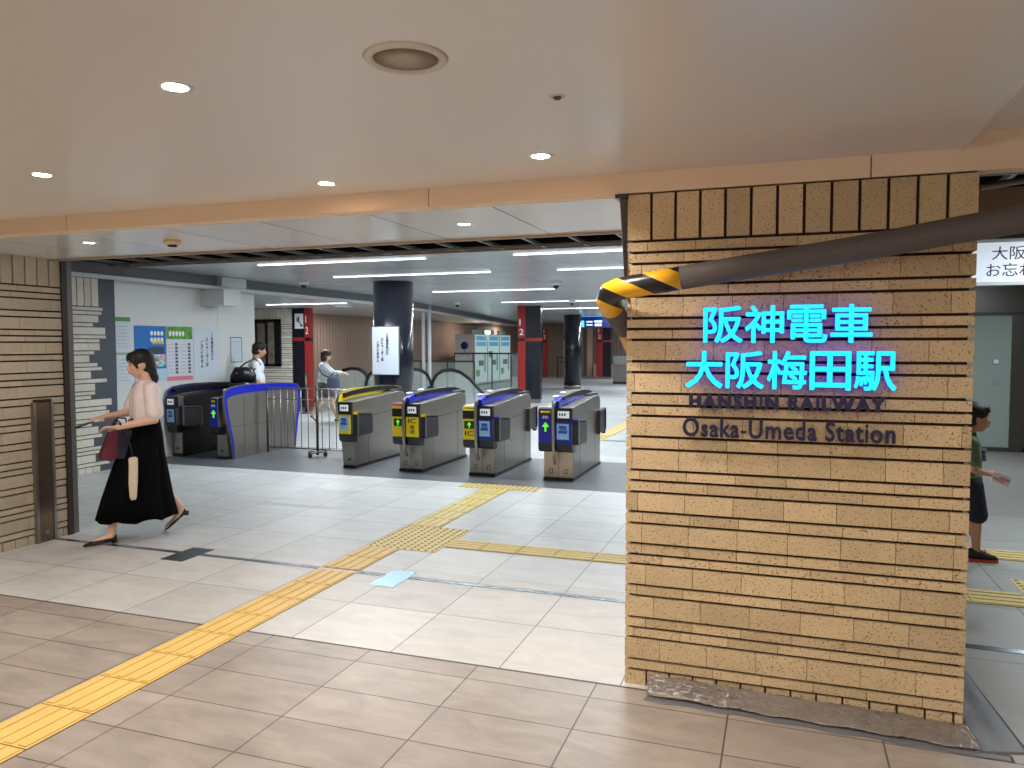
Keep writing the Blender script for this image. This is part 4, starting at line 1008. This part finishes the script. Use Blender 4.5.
# ================================================================ PEOPLE
SKIN = mat('skin', (226, 184, 160), .5, spec=.3); SKIN2 = mat('skin_warm', (196, 148, 120), .5, spec=.3)
HAIR = mat('dark_hair', (24, 18, 18), .62); HAIRB = mat('brown_hair', (58, 34, 30), .45)
class Fig:
    def __init__(s, name, x, y, head, label, group=None):
        s.f = Vector((head[0], head[1], 0)).normalized(); s.l = Vector((-s.f.y, s.f.x, 0))
        s.o = Vector((x, y, 0)); s.root = empty(name, (x, y, 0)); tag(s.root, label, 'person')
    def P(s, a, l, z):                       # forward, left, up -> coordinates relative to the root
        return s.f * a + s.l * l + Vector((0, 0, z))
    def blob(s, name, items, m, voxel=.008, smooth=4, parent=None):
        """capsules ('c', p, r, q, r2) and ellipsoids ('e', centre, (fwd, side, up), tilt) fused into one continuous skin"""
        b = MB()
        for it in items:
            if it[0] == 'c':
                _, p, r1, q, r2 = it; p = s.P(*p); q = s.P(*q); n = 7
                d = q - p; L = d.length; t = d.normalized()
                up = Vector((0, 0, 1)) if abs(t.z) < .9 else Vector((1, 0, 0)); nx = t.cross(up).normalized(); ny = t.cross(nx); rings = []
                pr = [(-math.cos(k * PI / 2 / 5) * r1, math.sin(k * PI / 2 / 5) * r1) for k in range(0, 6)]
                pr = [(x, max(w, 1e-4)) for x, w in pr] + [(L + math.sin(k * PI / 2 / 5) * r2, max(math.cos(k * PI / 2 / 5) * r2, 1e-4)) for k in range(0, 6)]
                for x, w in pr: rings.append([p + t * x + (nx * math.cos(2*PI*k/14) + ny * math.sin(2*PI*k/14)) * w for k in range(14)])
                b.loft(rings)
            else:
                _, c, r = it[:3]; tilt = it[3] if len(it) > 3 else 0; c = s.P(*c); vs = []
                for i in range(13):
                    ph = PI * i / 12
                    for k in range(18):
                        a = 2 * PI * k / 18
                        fx, sx, zx = r[0]*math.sin(ph)*math.cos(a), r[1]*math.sin(ph)*math.sin(a), r[2]*math.cos(ph)
                        fx, zx = fx * math.cos(tilt) + zx * math.sin(tilt), -fx * math.sin(tilt) + zx * math.cos(tilt)
                        vs.append(c + s.f * fx + s.l * sx + Vector((0, 0, zx)))
                fs = [(i*18+k, (i+1)*18+k, (i+1)*18+(k+1) % 18, i*18+(k+1) % 18) for i in range(12) for k in range(18)]
                b.add(vs, fs, 0, True)
        me = bpy.data.meshes.new('tmp'); me.from_pydata([tuple(v) for v in b.v], [], b.f)
        bm = bmesh.new(); bm.from_mesh(me); bmesh.ops.remove_doubles(bm, verts=bm.verts, dist=2e-4)
        bmesh.ops.recalc_face_normals(bm, faces=bm.faces); bm.to_mesh(me); bm.free()
        o = bpy.data.objects.new('tmp', me); COL.objects.link(o)
        md = o.modifiers.new('r', 'REMESH'); md.mode = 'VOXEL'; md.voxel_size = voxel; md.use_smooth_shade = True
        if smooth: sm = o.modifiers.new('s', 'SMOOTH'); sm.iterations = smooth; sm.factor = .5
        bpy.context.view_layer.update()
        m2 = bpy.data.meshes.new_from_object(o.evaluated_get(bpy.context.evaluated_depsgraph_get()))
        bpy.data.objects.remove(o); m2.name = name; m2.materials.clear(); m2.materials.append(m)
        for p in m2.polygons: p.use_smooth = True
        o = bpy.data.objects.new(name, m2); COL.objects.link(o); o.parent = parent or s.root
        return o
    def head_items(s, c, k=1.0, pitch=0.0):
        """skull, jaw, nose, ears around the head centre; k scales a 0.225 m tall head"""
        a, l, z = c; ca, sa = math.cos(pitch), math.sin(pitch)
        def q(da, dl, dz): return (a + (da * ca - dz * sa) * k, l + dl * k, z + (dz * ca + da * sa) * k)
        s.hq = q
        it = [('e', q(-.008, 0, .025), (.092*k, .074*k, .088*k)), ('e', q(.022, 0, -.035), (.062*k, .058*k, .075*k)), ('e', q(.035, 0, -.082), (.034*k, .034*k, .028*k)),
              ('c', q(.078, 0, .004), .009*k, q(.098, 0, -.030), .012*k), ('e', q(.083, 0, -.052), (.012*k, .024*k, .007*k)), ('e', q(.083, 0, -.064), (.011*k, .020*k, .007*k)),
              ('e', q(.066, .03, -.022), (.02*k, .022*k, .02*k)), ('e', q(.066, -.03, -.022), (.02*k, .022*k, .02*k)),
              ('e', q(.072, 0, .022), (.018*k, .048*k, .010*k))]
        for sg in (1, -1): it.append(('e', q(-.008, sg*.076, -.012), (.017*k, .009*k, .030*k)))
        return it
    def face(s, k=1.0, parent=None):
        q = s.hq; par = parent or s.root
        for sg in (1, -1):
            b = MB(); b.ell(s.P(*q(.071, sg*.030, .002)), (.0098*k,)*3, 0, 12, 8); b.build('eye', mat('eye_white', (226, 222, 216), .3), par)
            b = MB(); b.ell(s.P(*q(.0770, sg*.031, .002)), (.0066*k,)*3, 0, 10, 8); b.build('iris', mat('iris_dark', (26, 16, 12), .2), par)
            b = MB(); b.tube([s.P(*q(.080, sg*.014, .022)), s.P(*q(.084, sg*.030, .027)), s.P(*q(.072, sg*.050, .022))], .0032*k, 6); b.build('eyebrow', HAIR, par)
        b = MB(); b.tube([s.P(*q(.088, -.022, -.058)), s.P(*q(.096, 0, -.057)), s.P(*q(.088, .022, -.058))], .0045*k, 8, flat=.8); b.build('lips', mat('lips', (176, 96, 92), .45), par)
    def hand_items(s, wrist, direction, palm_up, k=1.0, curl=.35, side=1):
        """palm, four unequal bent fingers and a thumb from its side; direction and palm normal in (forward, left, up)"""
        d = Vector(direction).normalized(); n = Vector(palm_up).normalized(); n = (n - d * n.dot(d)).normalized(); w = d.cross(n) * side
        W = Vector(wrist); it = []
        pc = W + d * .045 * k
        for j in (-1.2, -.4, .4, 1.2): it.append(('c', tuple(W + d*.01*k + w*j*.012*k), .012*k, tuple(W + d*.082*k + w*j*.0185*k), .0105*k))
        for j, Ln in ((-1.35, .060), (-.45, .074), (.45, .080), (1.35, .070)):
            p0 = W + d*.085*k + w*j*.0185*k; cur = 0; Lk = Ln * k
            for seg, fr in ((0, .45), (1, .30), (2, .25)):
                cur += curl * (1 if seg else .6); dd = d * math.cos(cur) - n * math.sin(cur); p1 = p0 + dd * Lk * fr
                it.append(('c', tuple(p0), (.0088 - seg*.0009)*k, tuple(p1), (.0083 - seg*.0012)*k)); p0 = p1
        p0 = W + d*.022*k + w*.028*k; dd = (d*.75 + w*.62 - n*.2).normalized(); p1 = p0 + dd*.034*k; p2 = p1 + (d*.95 + w*.15 - n*.25).normalized()*.028*k
        it += [('c', tuple(p0), .0125*k, tuple(p1), .0105*k), ('c', tuple(p1), .0098*k, tuple(p2), .0082*k)]
        return it
    def path(s, name, pts, r, m, parent=None, seg=8, flat=1.0):
        return MB().tube([s.P(*p) for p in pts], r, seg, flat=flat).build(name, m, parent or s.root)
    def rings(s, name, rs, m, parent=None, seg=48, fold=0.0, nf=9, cap=True, ph=0.0):
        """clothing lofted from (forward, left, z, r_forward, r_side, fold share)"""
        R = []
        for a, l, z, rf, rl, fo in rs:
            ring = []
            for k in range(seg):
                t = 2 * PI * k / seg; g = 1 + fold * fo * (math.sin(t * nf + ph) + .45 * math.sin(t * (nf * 2 + 3) + 1 + ph))
                ring.append(s.P(a + rf * math.cos(t) * g, l + rl * math.sin(t) * g, z + fo * .012 * math.sin(t * nf + ph + .6)))
            R.append(ring)
        return MB().loft(R, cap=cap).build(name, m, parent or s.root)

# ---- woman in the pink blouse, walking to the left
F = Fig('person', -4.955, 4.935, (-.52, -.855), 'woman in a pale pink blouse and long black skirt walking at the left')
hc = (.012, 0, 1.424)
body = F.head_items(hc, .98, -.12)
body += [('c', (-.03, 0, 1.36), .054, (-.035, 0, 1.26), .06), ('e', (-.03, 0, 1.17), (.095, .15, .13)), ('e', (-.02, 0, 1.02), (.085, .12, .12)), ('e', (-.03, 0, .90), (.085, .115, .10)),
         ('c', (-.035, .12, 1.235), .05, (-.03, -.12, 1.235), .05)]
body += [('c', (-.03, .165, 1.225), .047, (-.035, .205, .985), .037), ('c', (-.035, .205, .985), .037, (.225, .16, .935), .023)]
body += [('c', (-.02, -.165, 1.225), .047, (.06, -.20, 1.02), .037), ('c', (.06, -.20, 1.02), .036, (.255, -.14, 1.00), .022)]
body += F.hand_items((.225, .16, .935), (1, -.15, .02), (0, -.45, 1), .88, .45, 1)
body += F.hand_items((.255, -.14, 1.00), (1, .12, -.18), (0, .2, 1), .88, .30, -1)
body += [('c', (.0, .06, .84), .07, (.15, .075, .50), .056), ('c', (.15, .075, .50), .052, (.275, .07, .10), .030), ('e', (.20, .072, .36), (.045, .045, .10), .35),
         ('c', (.265, .07, .085), .030, (.28, .07, .055), .032), ('c', (.28, .07, .055), .03, (.40, .07, .028), .020)]
body += [('c', (-.04, -.06, .84), .07, (-.06, -.075, .50), .056), ('c', (-.06, -.075, .50), .052, (-.30, -.07, .185), .030), ('e', (-.15, -.073, .38), (.045, .045, .10), -.5),
         ('c', (-.30, -.07, .175), .029, (-.265, -.07, .10), .03), ('c', (-.265, -.07, .10), .028, (-.19, -.07, .035), .022)]
bd = F.blob('body', body, SKIN, .0065, 3)
F.face(.98)
q = F.hq
F.blob('hair', [('e', q(-.022, 0, .045), (.098, .084, .086)), ('e', q(-.055, 0, -.01), (.066, .080, .085)), ('e', q(-.075, .01, -.075), (.045, .062, .07)), ('e', q(-.085, .012, -.125), (.042, .055, .055)),
               ('e', q(.045, 0, .078), (.044, .066, .034)), ('c', q(.070, .052, .055), .016, q(.040, .076, -.02), .011), ('c', q(.070, -.052, .055), .016, q(.040, -.076, -.02), .011),
               ('c', q(.080, .0, .075), .017, q(.078, .05, .045), .012), ('c', q(.080, .0, .075), .017, q(.078, -.05, .045), .012)], HAIR, .007, 3)
BLOUSE = mat('pink_blouse', (240, 226, 228), .7, noise=.03, nscale=12)
F.blob('blouse', [('e', (-.03, 0, 1.17), (.112, .158, .125)), ('c', (-.01, .055, 1.14), .100, (-.01, .055, 1.0), .098), ('c', (-.01, -.055, 1.14), .100, (-.01, -.055, 1.0), .098), ('c', (-.015, .05, 1.0), .10, (-.015, -.05, 1.0), .10), ('c', (-.035, .125, 1.238), .054, (-.03, -.125, 1.238), .054),
                  ('e', (-.03, 0, 1.272), (.070, .080, .034)),
                  ('c', (-.03, .165, 1.222), .060, (-.04, .198, 1.07), .066), ('c', (-.04, .198, 1.07), .066, (-.04, .205, 1.045), .068),
                  ('c', (-.02, -.165, 1.222), .060, (.035, -.19, 1.07), .068)], BLOUSE, .008, 8)
SKIRT = mat('black_skirt', (9, 9, 11), .95, spec=.1)
F.rings('skirt', [(-.02, 0, .985, .105, .130, 0), (-.02, 0, .94, .112, .140, 0), (-.01, 0, .86, .135, .165, .25), (.02, 0, .70, .175, .195, .6), (.04, 0, .50, .225, .225, .9), (.055, 0, .34, .265, .24, 1), (.06, 0, .175, .305, .255, 1.15), (.06, 0, .19, .27, .22, .8)],
        SKIRT, fold=.055, nf=8, seg=96)
F.path('belt', [(.095, .05, .965), (.10, .0, .965), (.09, -.05, .965)], .012, mat('belt_brown', (120, 84, 50), .5))
def pump(F, toe, heel, l, name='shoe', m=None):
    (a0, z0), (a1, z1) = toe, heel; R = []
    for t_, w, h in ((0, .010, .012), (.08, .022, .022), (.25, .036, .034), (.42, .038, .036), (.6, .032, .042), (.8, .031, .052), (.95, .027, .055), (1, .018, .05)):
        a = a0 + (a1 - a0) * t_; zb = z0 + (z1 - z0) * t_
        R.append([F.P(a, l + w * math.cos(k * PI / 6), zb + (h / 2) * (1 + math.sin(k * PI / 6))) for k in range(12)])
    o = MB().loft(R).build(name, m or mat('black_leather', (18, 18, 20), .3), F.root)
    return o
pump(F, (.475, .002), (.235, .016), .07)
MB().box(-.012, .012, -.02, .02, 0, .02).build('heel', mat('black_leather', (18, 18, 20), .3), F.root, F.P(.25, .07, 0))
s2 = pump(F, (-.165, .002), (-.335, .125), -.07)
MB().box(-.012, .012, -.016, .016, 0, .035).build('heel', mat('black_leather', (18, 18, 20), .3), F.root, F.P(-.345, -.07, .115))
F.path('wristwatch', [(.205, .183, .95), (.212, .168, .965), (.21, .14, .958)], .008, BLACK)
# phone, bag, umbrella are held things
def held(name, F, label, cat):
    t = empty(name, F.o + F.P(.2, 0, 0)); tag(t, label, cat); return t, F.P(.2, 0, 0)
t, off0 = held('phone', F, 'dark smartphone held out in the far hand of the woman in the pink blouse', 'phone')
a = F.P(.345, -.125, .968) - off0; c = F.P(.475, -.11, .925) - off0; sv = F.l * .034; nn = (c - a).normalized().cross(F.l) * .005
MB().add([a - sv - nn, a + sv - nn, c + sv - nn, c - sv - nn, a - sv + nn, a + sv + nn, c + sv + nn, c - sv + nn], [(0,1,2,3),(4,5,6,7),(0,1,5,4),(1,2,6,5),(2,3,7,6),(3,0,4,7)]).build('case', mat('phone_case', (44, 46, 52), .25), t)
t, off0 = held('tote_bag', F, 'half maroon half navy tote bag hanging from the forearm of the walking woman', 'bag')
def bagpart(name, a_top, a_bot, m):
    R = []
    for z, k in ((.905, 0), (.87, .25), (.78, .6), (.69, .95), (.67, 1.0)):
        aL = a_top[0] + (a_bot[0] - a_top[0]) * k; aR = a_top[1] + (a_bot[1] - a_top[1]) * k; w = .035 + .03 * k
        R.append([F.P(aa, .03 + dl, z + (.012 * math.sin(aa * 40))) - off0 for aa, dl in ((aL, -w), ((aL+aR)/2, -w*1.1), (aR, -w), (aR, w), ((aL+aR)/2, w*1.1), (aL, w))])
    MB().loft(R, smooth=False).build(name, m, t, bevel=.01)
bagpart('maroon_side', (.19, .26), (.215, .34), mat('maroon_fabric', (96, 26, 46), .7))
bagpart('navy_side', (.09, .19), (.055, .22), mat('navy_fabric', (26, 28, 50), .7))
b = MB(); b.tube([F.P(.12, .05, .91) - off0, F.P(.16, .12, 1.0) - off0, F.P(.20, .05, 1.0) - off0, F.P(.25, .04, .91) - off0], .007, 8)
b.tube([F.P(.13, .0, .91) - off0, F.P(.19, -.05, .985) - off0, F.P(.25, .0, .91) - off0], .007, 8); b.build('handle', mat('navy_fabric', (26, 28, 50), .7), t)
t, off0 = held('folded_scarf', F, 'long cream folded cloth hanging against the black skirt', 'cloth')
R = []
for z, w, a, l in ((.70, .018, .135, .235), (.69, .034, .138, .24), (.63, .034, .14, .255), (.50, .034, .15, .275), (.39, .026, .155, .29), (.37, .018, .155, .292)):
    R.append([F.P(a + w * math.cos(k * PI / 6), l + w * .55 * math.sin(k * PI / 6), z) - off0 for k in range(12)])
MB().loft(R).build('cloth', mat('cream_cloth', (214, 196, 172), .7), t)
MB().tube([F.P(.138, .24, .69) - off0, F.P(.15, .21, .80) - off0, F.P(.175, .12, .88) - off0], .005, 8).build('cord', BLACK, t)

# ---- man behind the blue gate
F = Fig('person', -7.68, 9.95, (.80, .60), 'black haired person in a white short sleeved shirt between the two blue edged gates')
body = F.head_items((.03, 0, 1.50), .98, -.15)
body += [('c', (-.02, 0, 1.44), .058, (-.03, 0, 1.32), .06), ('e', (-.03, 0, 1.22), (.11, .17, .15)), ('e', (-.02, 0, 1.05), (.10, .14, .14)), ('e', (-.02, 0, .92), (.11, .15, .12)), ('c', (-.04, .14, 1.29), .05, (-.04, -.14, 1.29), .05)]
for sg in (1, -1):
    body += [('c', (-.03, sg*.19, 1.27), .05, (-.02, sg*.22, 1.01), .040), ('c', (-.02, sg*.22, 1.01), .039, (.18, sg*.18, .92), .026)]
    body += F.hand_items((.18, sg*.18, .92), (1, -.2*sg, -.1), (0, -sg, .4), .95, .5, sg)
    body += [('c', (0, sg*.09, .88), .095, (.10*sg, sg*.09, .48), .06), ('c', (.10*sg, sg*.09, .48), .056, (.13*sg-.05, sg*.09, .09), .036), ('c', (.13*sg-.05, sg*.09, .07), .035, (.13*sg+.1, sg*.09, .035), .03)]
F.blob('body', body, SKIN2, .009, 2); F.face(.98); q = F.hq
F.blob('hair', [('e', q(-.02, 0, .04), (.105, .090, .085)), ('e', q(-.05, 0, -.03), (.070, .084, .075)), ('e', q(.045, 0, .07), (.05, .07, .04))], HAIR, .009, 3)
F.blob('shirt', [('e', (-.03, 0, 1.22), (.125, .185, .15)), ('e', (-.02, 0, 1.05), (.125, .165, .15)), ('e', (-.02, 0, .93), (.13, .17, .10)), ('c', (-.04, .14, 1.295), .06, (-.04, -.14, 1.295), .06), ('e', (-.02, 0, 1.345), (.07, .075, .03)),
                 ('c', (-.03, .19, 1.265), .066, (-.025, .215, 1.08), .07), ('c', (-.03, -.19, 1.265), .066, (-.025, -.215, 1.08), .07)], mat('white_shirt', (226, 232, 240), .7), .010, 2)
F.blob('trousers', [('e', (-.02, 0, .90), (.125, .16, .10)), ('c', (0, .09, .86), .10, (.10, .09, .48), .075), ('c', (.10, .09, .48), .073, (.08, .09, .10), .06), ('c', (0, -.09, .86), .10, (-.10, -.09, .48), .075), ('c', (-.10, -.09, .48), .073, (-.18, -.09, .10), .06)], mat('dark_trousers', (40, 42, 50), .8), .010, 2)
pump(F, (.26, .002), (.0, .004), .09); pump(F, (.0, .002), (-.26, .004), -.09)
t = empty('shoulder_bag', F.o + F.P(-.2, -.2, .9)); tag(t, 'black shoulder bag hanging behind the person in the white shirt', 'bag'); o0 = F.P(-.2, -.2, .9)
R = []
for z, w, h in ((1.01, .15, .05), (1.03, .19, .07), (1.12, .19, .07), (1.22, .14, .05), (1.235, .12, .03)):
    R.append([F.P(-.21 + w * math.cos(k*PI/8), -.27 + h * math.sin(k*PI/8), z + .012*math.sin(k*2.1)) - o0 for k in range(16)])
MB().loft(R).build('pouch', mat('black_leather', (18, 18, 20), .3), t)
MB().tube([F.P(-.30, -.24, 1.20) - o0, F.P(-.18, -.22, 1.30) - o0, F.P(-.04, -.17, 1.37) - o0, F.P(.04, -.20, 1.28) - o0, F.P(-.06, -.27, 1.20) - o0], .012, 8).build('strap', BLACK, t)
MB().ell(F.P(-.30, -.335, 1.15) - o0, (.012, .012, .018)).build('charm', mat('brass', (190, 150, 90), .3, metal=.8), t)

# ---- woman in the white cardigan beyond the fence
F = Fig('person', -8.72, 13.4, (.90, .43), 'woman in a white cardigan and grey patterned skirt walking right beyond the fence')
body = F.head_items((.04, 0, 1.36), .94, -.1)
body += [('c', (0, 0, 1.31), .048, (-.01, 0, 1.20), .05), ('e', (-.02, 0, 1.10), (.095, .15, .14)), ('e', (-.01, 0, .95), (.095, .13, .13)), ('e', (-.02, 0, .83), (.105, .145, .12)), ('c', (-.03, .13, 1.165), .045, (-.03, -.13, 1.165), .045)]
for sg in (1, -1):
    body += [('c', (-.02, sg*.165, 1.15), .043, (.14, sg*.19, 1.00), .036), ('c', (.14, sg*.19, 1.0), .034, (.34, sg*.15, 1.0), .022)]
    body += F.hand_items((.34, sg*.15, 1.0), (1, -.1*sg, -.15), (0, -.2*sg, 1), .88, .55, sg)
body += [('c', (0, .08, .80), .085, (.10, .08, .46), .055), ('c', (.10, .08, .46), .052, (.22, .08, .08), .030), ('c', (.22, .08, .06), .03, (.33, .08, .03), .022),
         ('c', (0, -.08, .80), .085, (-.02, -.08, .46), .055), ('c', (-.02, -.08, .46), .052, (-.26, -.08, .17), .030), ('c', (-.26, -.08, .16), .028, (-.19, -.08, .05), .022)]
F.blob('body', body, SKIN, .009, 2); F.face(.94); q = F.hq
F.blob('hair', [('e', q(-.02, 0, .04), (.108, .094, .085)), ('e', q(-.05, 0, -.04), (.078, .092, .085)), ('e', q(-.05, 0, -.10), (.068, .082, .045)), ('e', q(.04, 0, .07), (.05, .07, .035))], HAIRB, .009, 3)
F.blob('cardigan', [('e', (-.02, 0, 1.10), (.115, .17, .14)), ('e', (-.015, 0, .95), (.125, .16, .14)), ('e', (-.02, 0, .84), (.135, .17, .09)), ('c', (-.03, .13, 1.17), .055, (-.03, -.13, 1.17), .055),
                    ('c', (-.02, .165, 1.15), .058, (.14, .19, 1.0), .052), ('c', (.14, .19, 1.0), .05, (.30, .155, 1.0), .042), ('c', (-.02, -.165, 1.15), .058, (.14, -.19, 1.0), .052), ('c', (.14, -.19, 1.0), .05, (.30, -.155, 1.0), .042)],
       mat('white_cardigan', (214, 222, 230), .8), .010, 2)
F.rings('skirt', [(-.02, 0, .84, .125, .16, 0), (-.01, 0, .70, .155, .19, .5), (0, 0, .52, .19, .22, 1), (0, 0, .53, .15, .18, .5)], mat('grey_pattern', (98, 98, 96), .8, noise=.5, nscale=30), fold=.04, nf=7)
pump(F, (.37, .002), (.17, .01), .08); pump(F, (-.15, .01), (-.29, .12), -.08)
t = empty('crossbody_bag', F.o + F.P(.15, -.2, .8)); tag(t, 'grey blue bag on dark straps carried by the woman in the white cardigan', 'bag'); o0 = F.P(.15, -.2, .8)
R = []
for z, w, h in ((.70, .10, .05), (.72, .13, .07), (.85, .13, .06), (.95, .10, .035)):
    R.append([F.P(.20 + w * math.cos(k*PI/8), -.27 + h * math.sin(k*PI/8), z) - o0 for k in range(16)])
MB().loft(R).build('pouch', mat('bag_blue', (92, 104, 128), .6), t)
b = MB(); b.tube([F.P(-.06, .02, 1.235) - o0, F.P(-.13, -.08, 1.13) - o0, F.P(-.02, -.205, .98) - o0, F.P(.12, -.27, .92) - o0], .010, 8)
b.tube([F.P(.28, -.25, .94) - o0, F.P(.24, -.24, 1.08) - o0, F.P(.14, -.26, .93) - o0], .008, 8); b.build('strap', mat('strap_navy', (34, 38, 50), .6), t)

# ---- boy half hidden by the pillar
F = Fig('person', 1.31, 6.40, (.95, .10), 'boy in a green t-shirt and navy shorts half hidden by the pillar')
body = F.head_items((.035, 0, 1.045), .94, -.02)
body += [('c', (.0, 0, 1.0), .040, (-.01, 0, .91), .042), ('e', (-.015, 0, .82), (.075, .115, .11)), ('e', (-.01, 0, .70), (.075, .105, .10)), ('e', (-.01, 0, .60), (.085, .115, .08)), ('c', (-.02, .10, .875), .035, (-.02, -.10, .875), .035)]
body += [('c', (-.015, -.125, .865), .034, (-.01, -.155, .68), .027), ('c', (-.01, -.155, .68), .026, (.08, -.13, .655), .018)]
body += F.hand_items((.08, -.13, .655), (1, .1, -.05), (.1, -.8, .6), .75, .5, -1)
body += [('c', (-.015, .125, .865), .034, (-.04, .155, .68), .027), ('c', (-.04, .155, .68), .026, (.05, .14, .56), .018)]
body += F.hand_items((.05, .14, .56), (.7, 0, -1), (1, .8, .2), .75, .5, 1)
body += [('c', (0, -.06, .56), .068, (.03, -.06, .32), .046), ('c', (.03, -.06, .32), .044, (.045, -.06, .07), .027), ('e', (.02, -.06, .24), (.036, .036, .07)), ('c', (.045, -.06, .06), .028, (.13, -.06, .035), .022),
         ('c', (0, .06, .56), .068, (-.10, .06, .33), .046), ('c', (-.10, .06, .33), .044, (-.25, .06, .12), .027), ('c', (-.25, .06, .11), .028, (-.19, .06, .04), .022)]
F.blob('body', body, SKIN2, .0065, 3); F.face(.94); q = F.hq
F.blob('hair', [('e', q(-.02, 0, .045), (.100, .085, .080)), ('e', q(-.05, 0, -.005), (.066, .080, .070)), ('e', q(.042, 0, .075), (.048, .066, .034)), ('c', q(.075, -.04, .06), .014, q(.075, .04, .06), .014)], HAIR, .007, 2)
ts = F.blob('t_shirt', [('e', (-.015, 0, .82), (.088, .128, .115)), ('e', (-.01, 0, .70), (.090, .120, .10)), ('e', (-.01, 0, .625), (.094, .125, .06)), ('c', (-.02, .10, .88), .044, (-.02, -.10, .88), .044), ('e', (-.005, 0, .925), (.05, .052, .022)),
                   ('c', (-.015, -.125, .865), .046, (-.012, -.15, .75), .048), ('c', (-.015, .125, .865), .046, (-.03, .15, .75), .048)], mat('green_shirt', (98, 116, 92), .8, noise=.05, nscale=12), .008, 2)
F.path('shirt_print', [(.083, -.04, .82), (.090, -.0, .78), (.083, -.04, .74)], .016, mat('shirt_print', (90, 110, 140), .7), ts, 6)
F.blob('shorts', [('e', (-.01, 0, .60), (.095, .125, .07)), ('c', (0, -.06, .56), .078, (.035, -.065, .37), .072), ('c', (.035, -.065, .37), .072, (.04, -.065, .345), .072), ('c', (0, .06, .56), .078, (-.08, .06, .37), .070)], mat('navy_shorts', (26, 30, 50), .8), .008, 2)
def sneaker(F, toe, heel, l):
    (a0, z0), (a1, z1) = toe, heel; R = []; So = []
    for t_, w, h in ((0, .016, .02), (.1, .030, .034), (.3, .036, .046), (.55, .033, .068), (.75, .032, .085), (.95, .028, .080), (1, .02, .07)):
        a = a0 + (a1 - a0) * t_; zb = z0 + (z1 - z0) * t_
        R.append([F.P(a, l + w * math.cos(k * PI / 6), zb + .014 + (h / 2) * (1 + math.sin(k * PI / 6))) for k in range(12)])
        So.append([F.P(a, l + (w + .005) * sx, zb + dz) for sx, dz in ((-1, 0), (1, 0), (1, .02), (-1, .02))])
    o = MB().loft(R).build('sneaker', mat('black_mesh_shoe', (22, 22, 24), .6), F.root)
    MB().loft(So, smooth=False).build('sole', mat('red_sole', (186, 70, 50), .5), o)
    b = MB()
    for t_ in (.42, .50, .58): a = a0 + (a1 - a0) * t_; b.tube([F.P(a, l - .026, z0 + (z1 - z0) * t_ + .058), F.P(a, l, z0 + (z1 - z0) * t_ + .084), F.P(a, l + .026, z0 + (z1 - z0) * t_ + .058)], .004, 6)
    b.build('laces', mat('orange_lace', (224, 90, 50), .5), o)
sneaker(F, (.185, 0), (-.01, .002), -.06); sneaker(F, (-.13, .002), (-.31, .085), .06)
t = empty('paper_leaflet', F.o + F.P(.24, -.14, .62)); tag(t, 'folded white and pink leaflet in the hand of the boy', 'leaflet'); o0 = F.P(.24, -.14, .62)
a = F.P(.11, -.16, .675) - o0; b_ = F.P(.215, -.17, .64) - o0; c = F.P(.20, -.165, .57) - o0; d = F.P(.10, -.155, .61) - o0; k = F.l * .003
MB().add([a, b_, c, d, a + k, b_ + k, c + k, d + k], [(0,1,2,3),(4,5,6,7),(0,1,5,4),(1,2,6,5),(2,3,7,6),(3,0,4,7)]).build('sheet', mat('leaflet_white', (226, 218, 228), .6), t)
MB().tube([(a * .6 + c * .4) - k, (b_ * .6 + c * .4) - k], .008, 6).tube([(a * .4 + d * .6) - k * .6, (a * .3 + c * .7) - k * .6], .005, 6).build('print', PINKT, t)

# ================================================================ WORLD, CAMERA, COLOUR
wd = bpy.data.worlds.new('world'); S.world = wd; wd.use_nodes = True
wd.node_tree.nodes['Background'].inputs[0].default_value = (1, .92, .84, 1); wd.node_tree.nodes['Background'].inputs[1].default_value = 0.05
cam = bpy.data.cameras.new('camera'); co = bpy.data.objects.new('camera', cam); COL.objects.link(co); S.camera = co
cam.sensor_fit = 'HORIZONTAL'; cam.sensor_width = 36.0; cam.lens = 768 / 1024 * 36.0; cam.clip_end = 200
yaw, pit, rol = 0.33794, 0.0524, -0.0012
fw = Vector((-math.sin(yaw) * math.cos(pit), math.cos(yaw) * math.cos(pit), -math.sin(pit)))
r0 = Vector((math.cos(yaw), math.sin(yaw), 0)); u0 = r0.cross(fw)
r1 = r0 * math.cos(rol) + u0 * math.sin(rol); u1 = -r0 * math.sin(rol) + u0 * math.cos(rol)
M = Matrix((r1, u1, -fw)).transposed().to_4x4(); M.translation = Vector((0, 0, 1.59)); co.matrix_world = M
vs_ = S.view_settings
S.display_settings.display_device = 'sRGB'; vs_.view_transform = 'Standard'; vs_.look = 'None'; vs_.gamma = 1.0; vs_.exposure = 0.16; vs_.use_curve_mapping = False
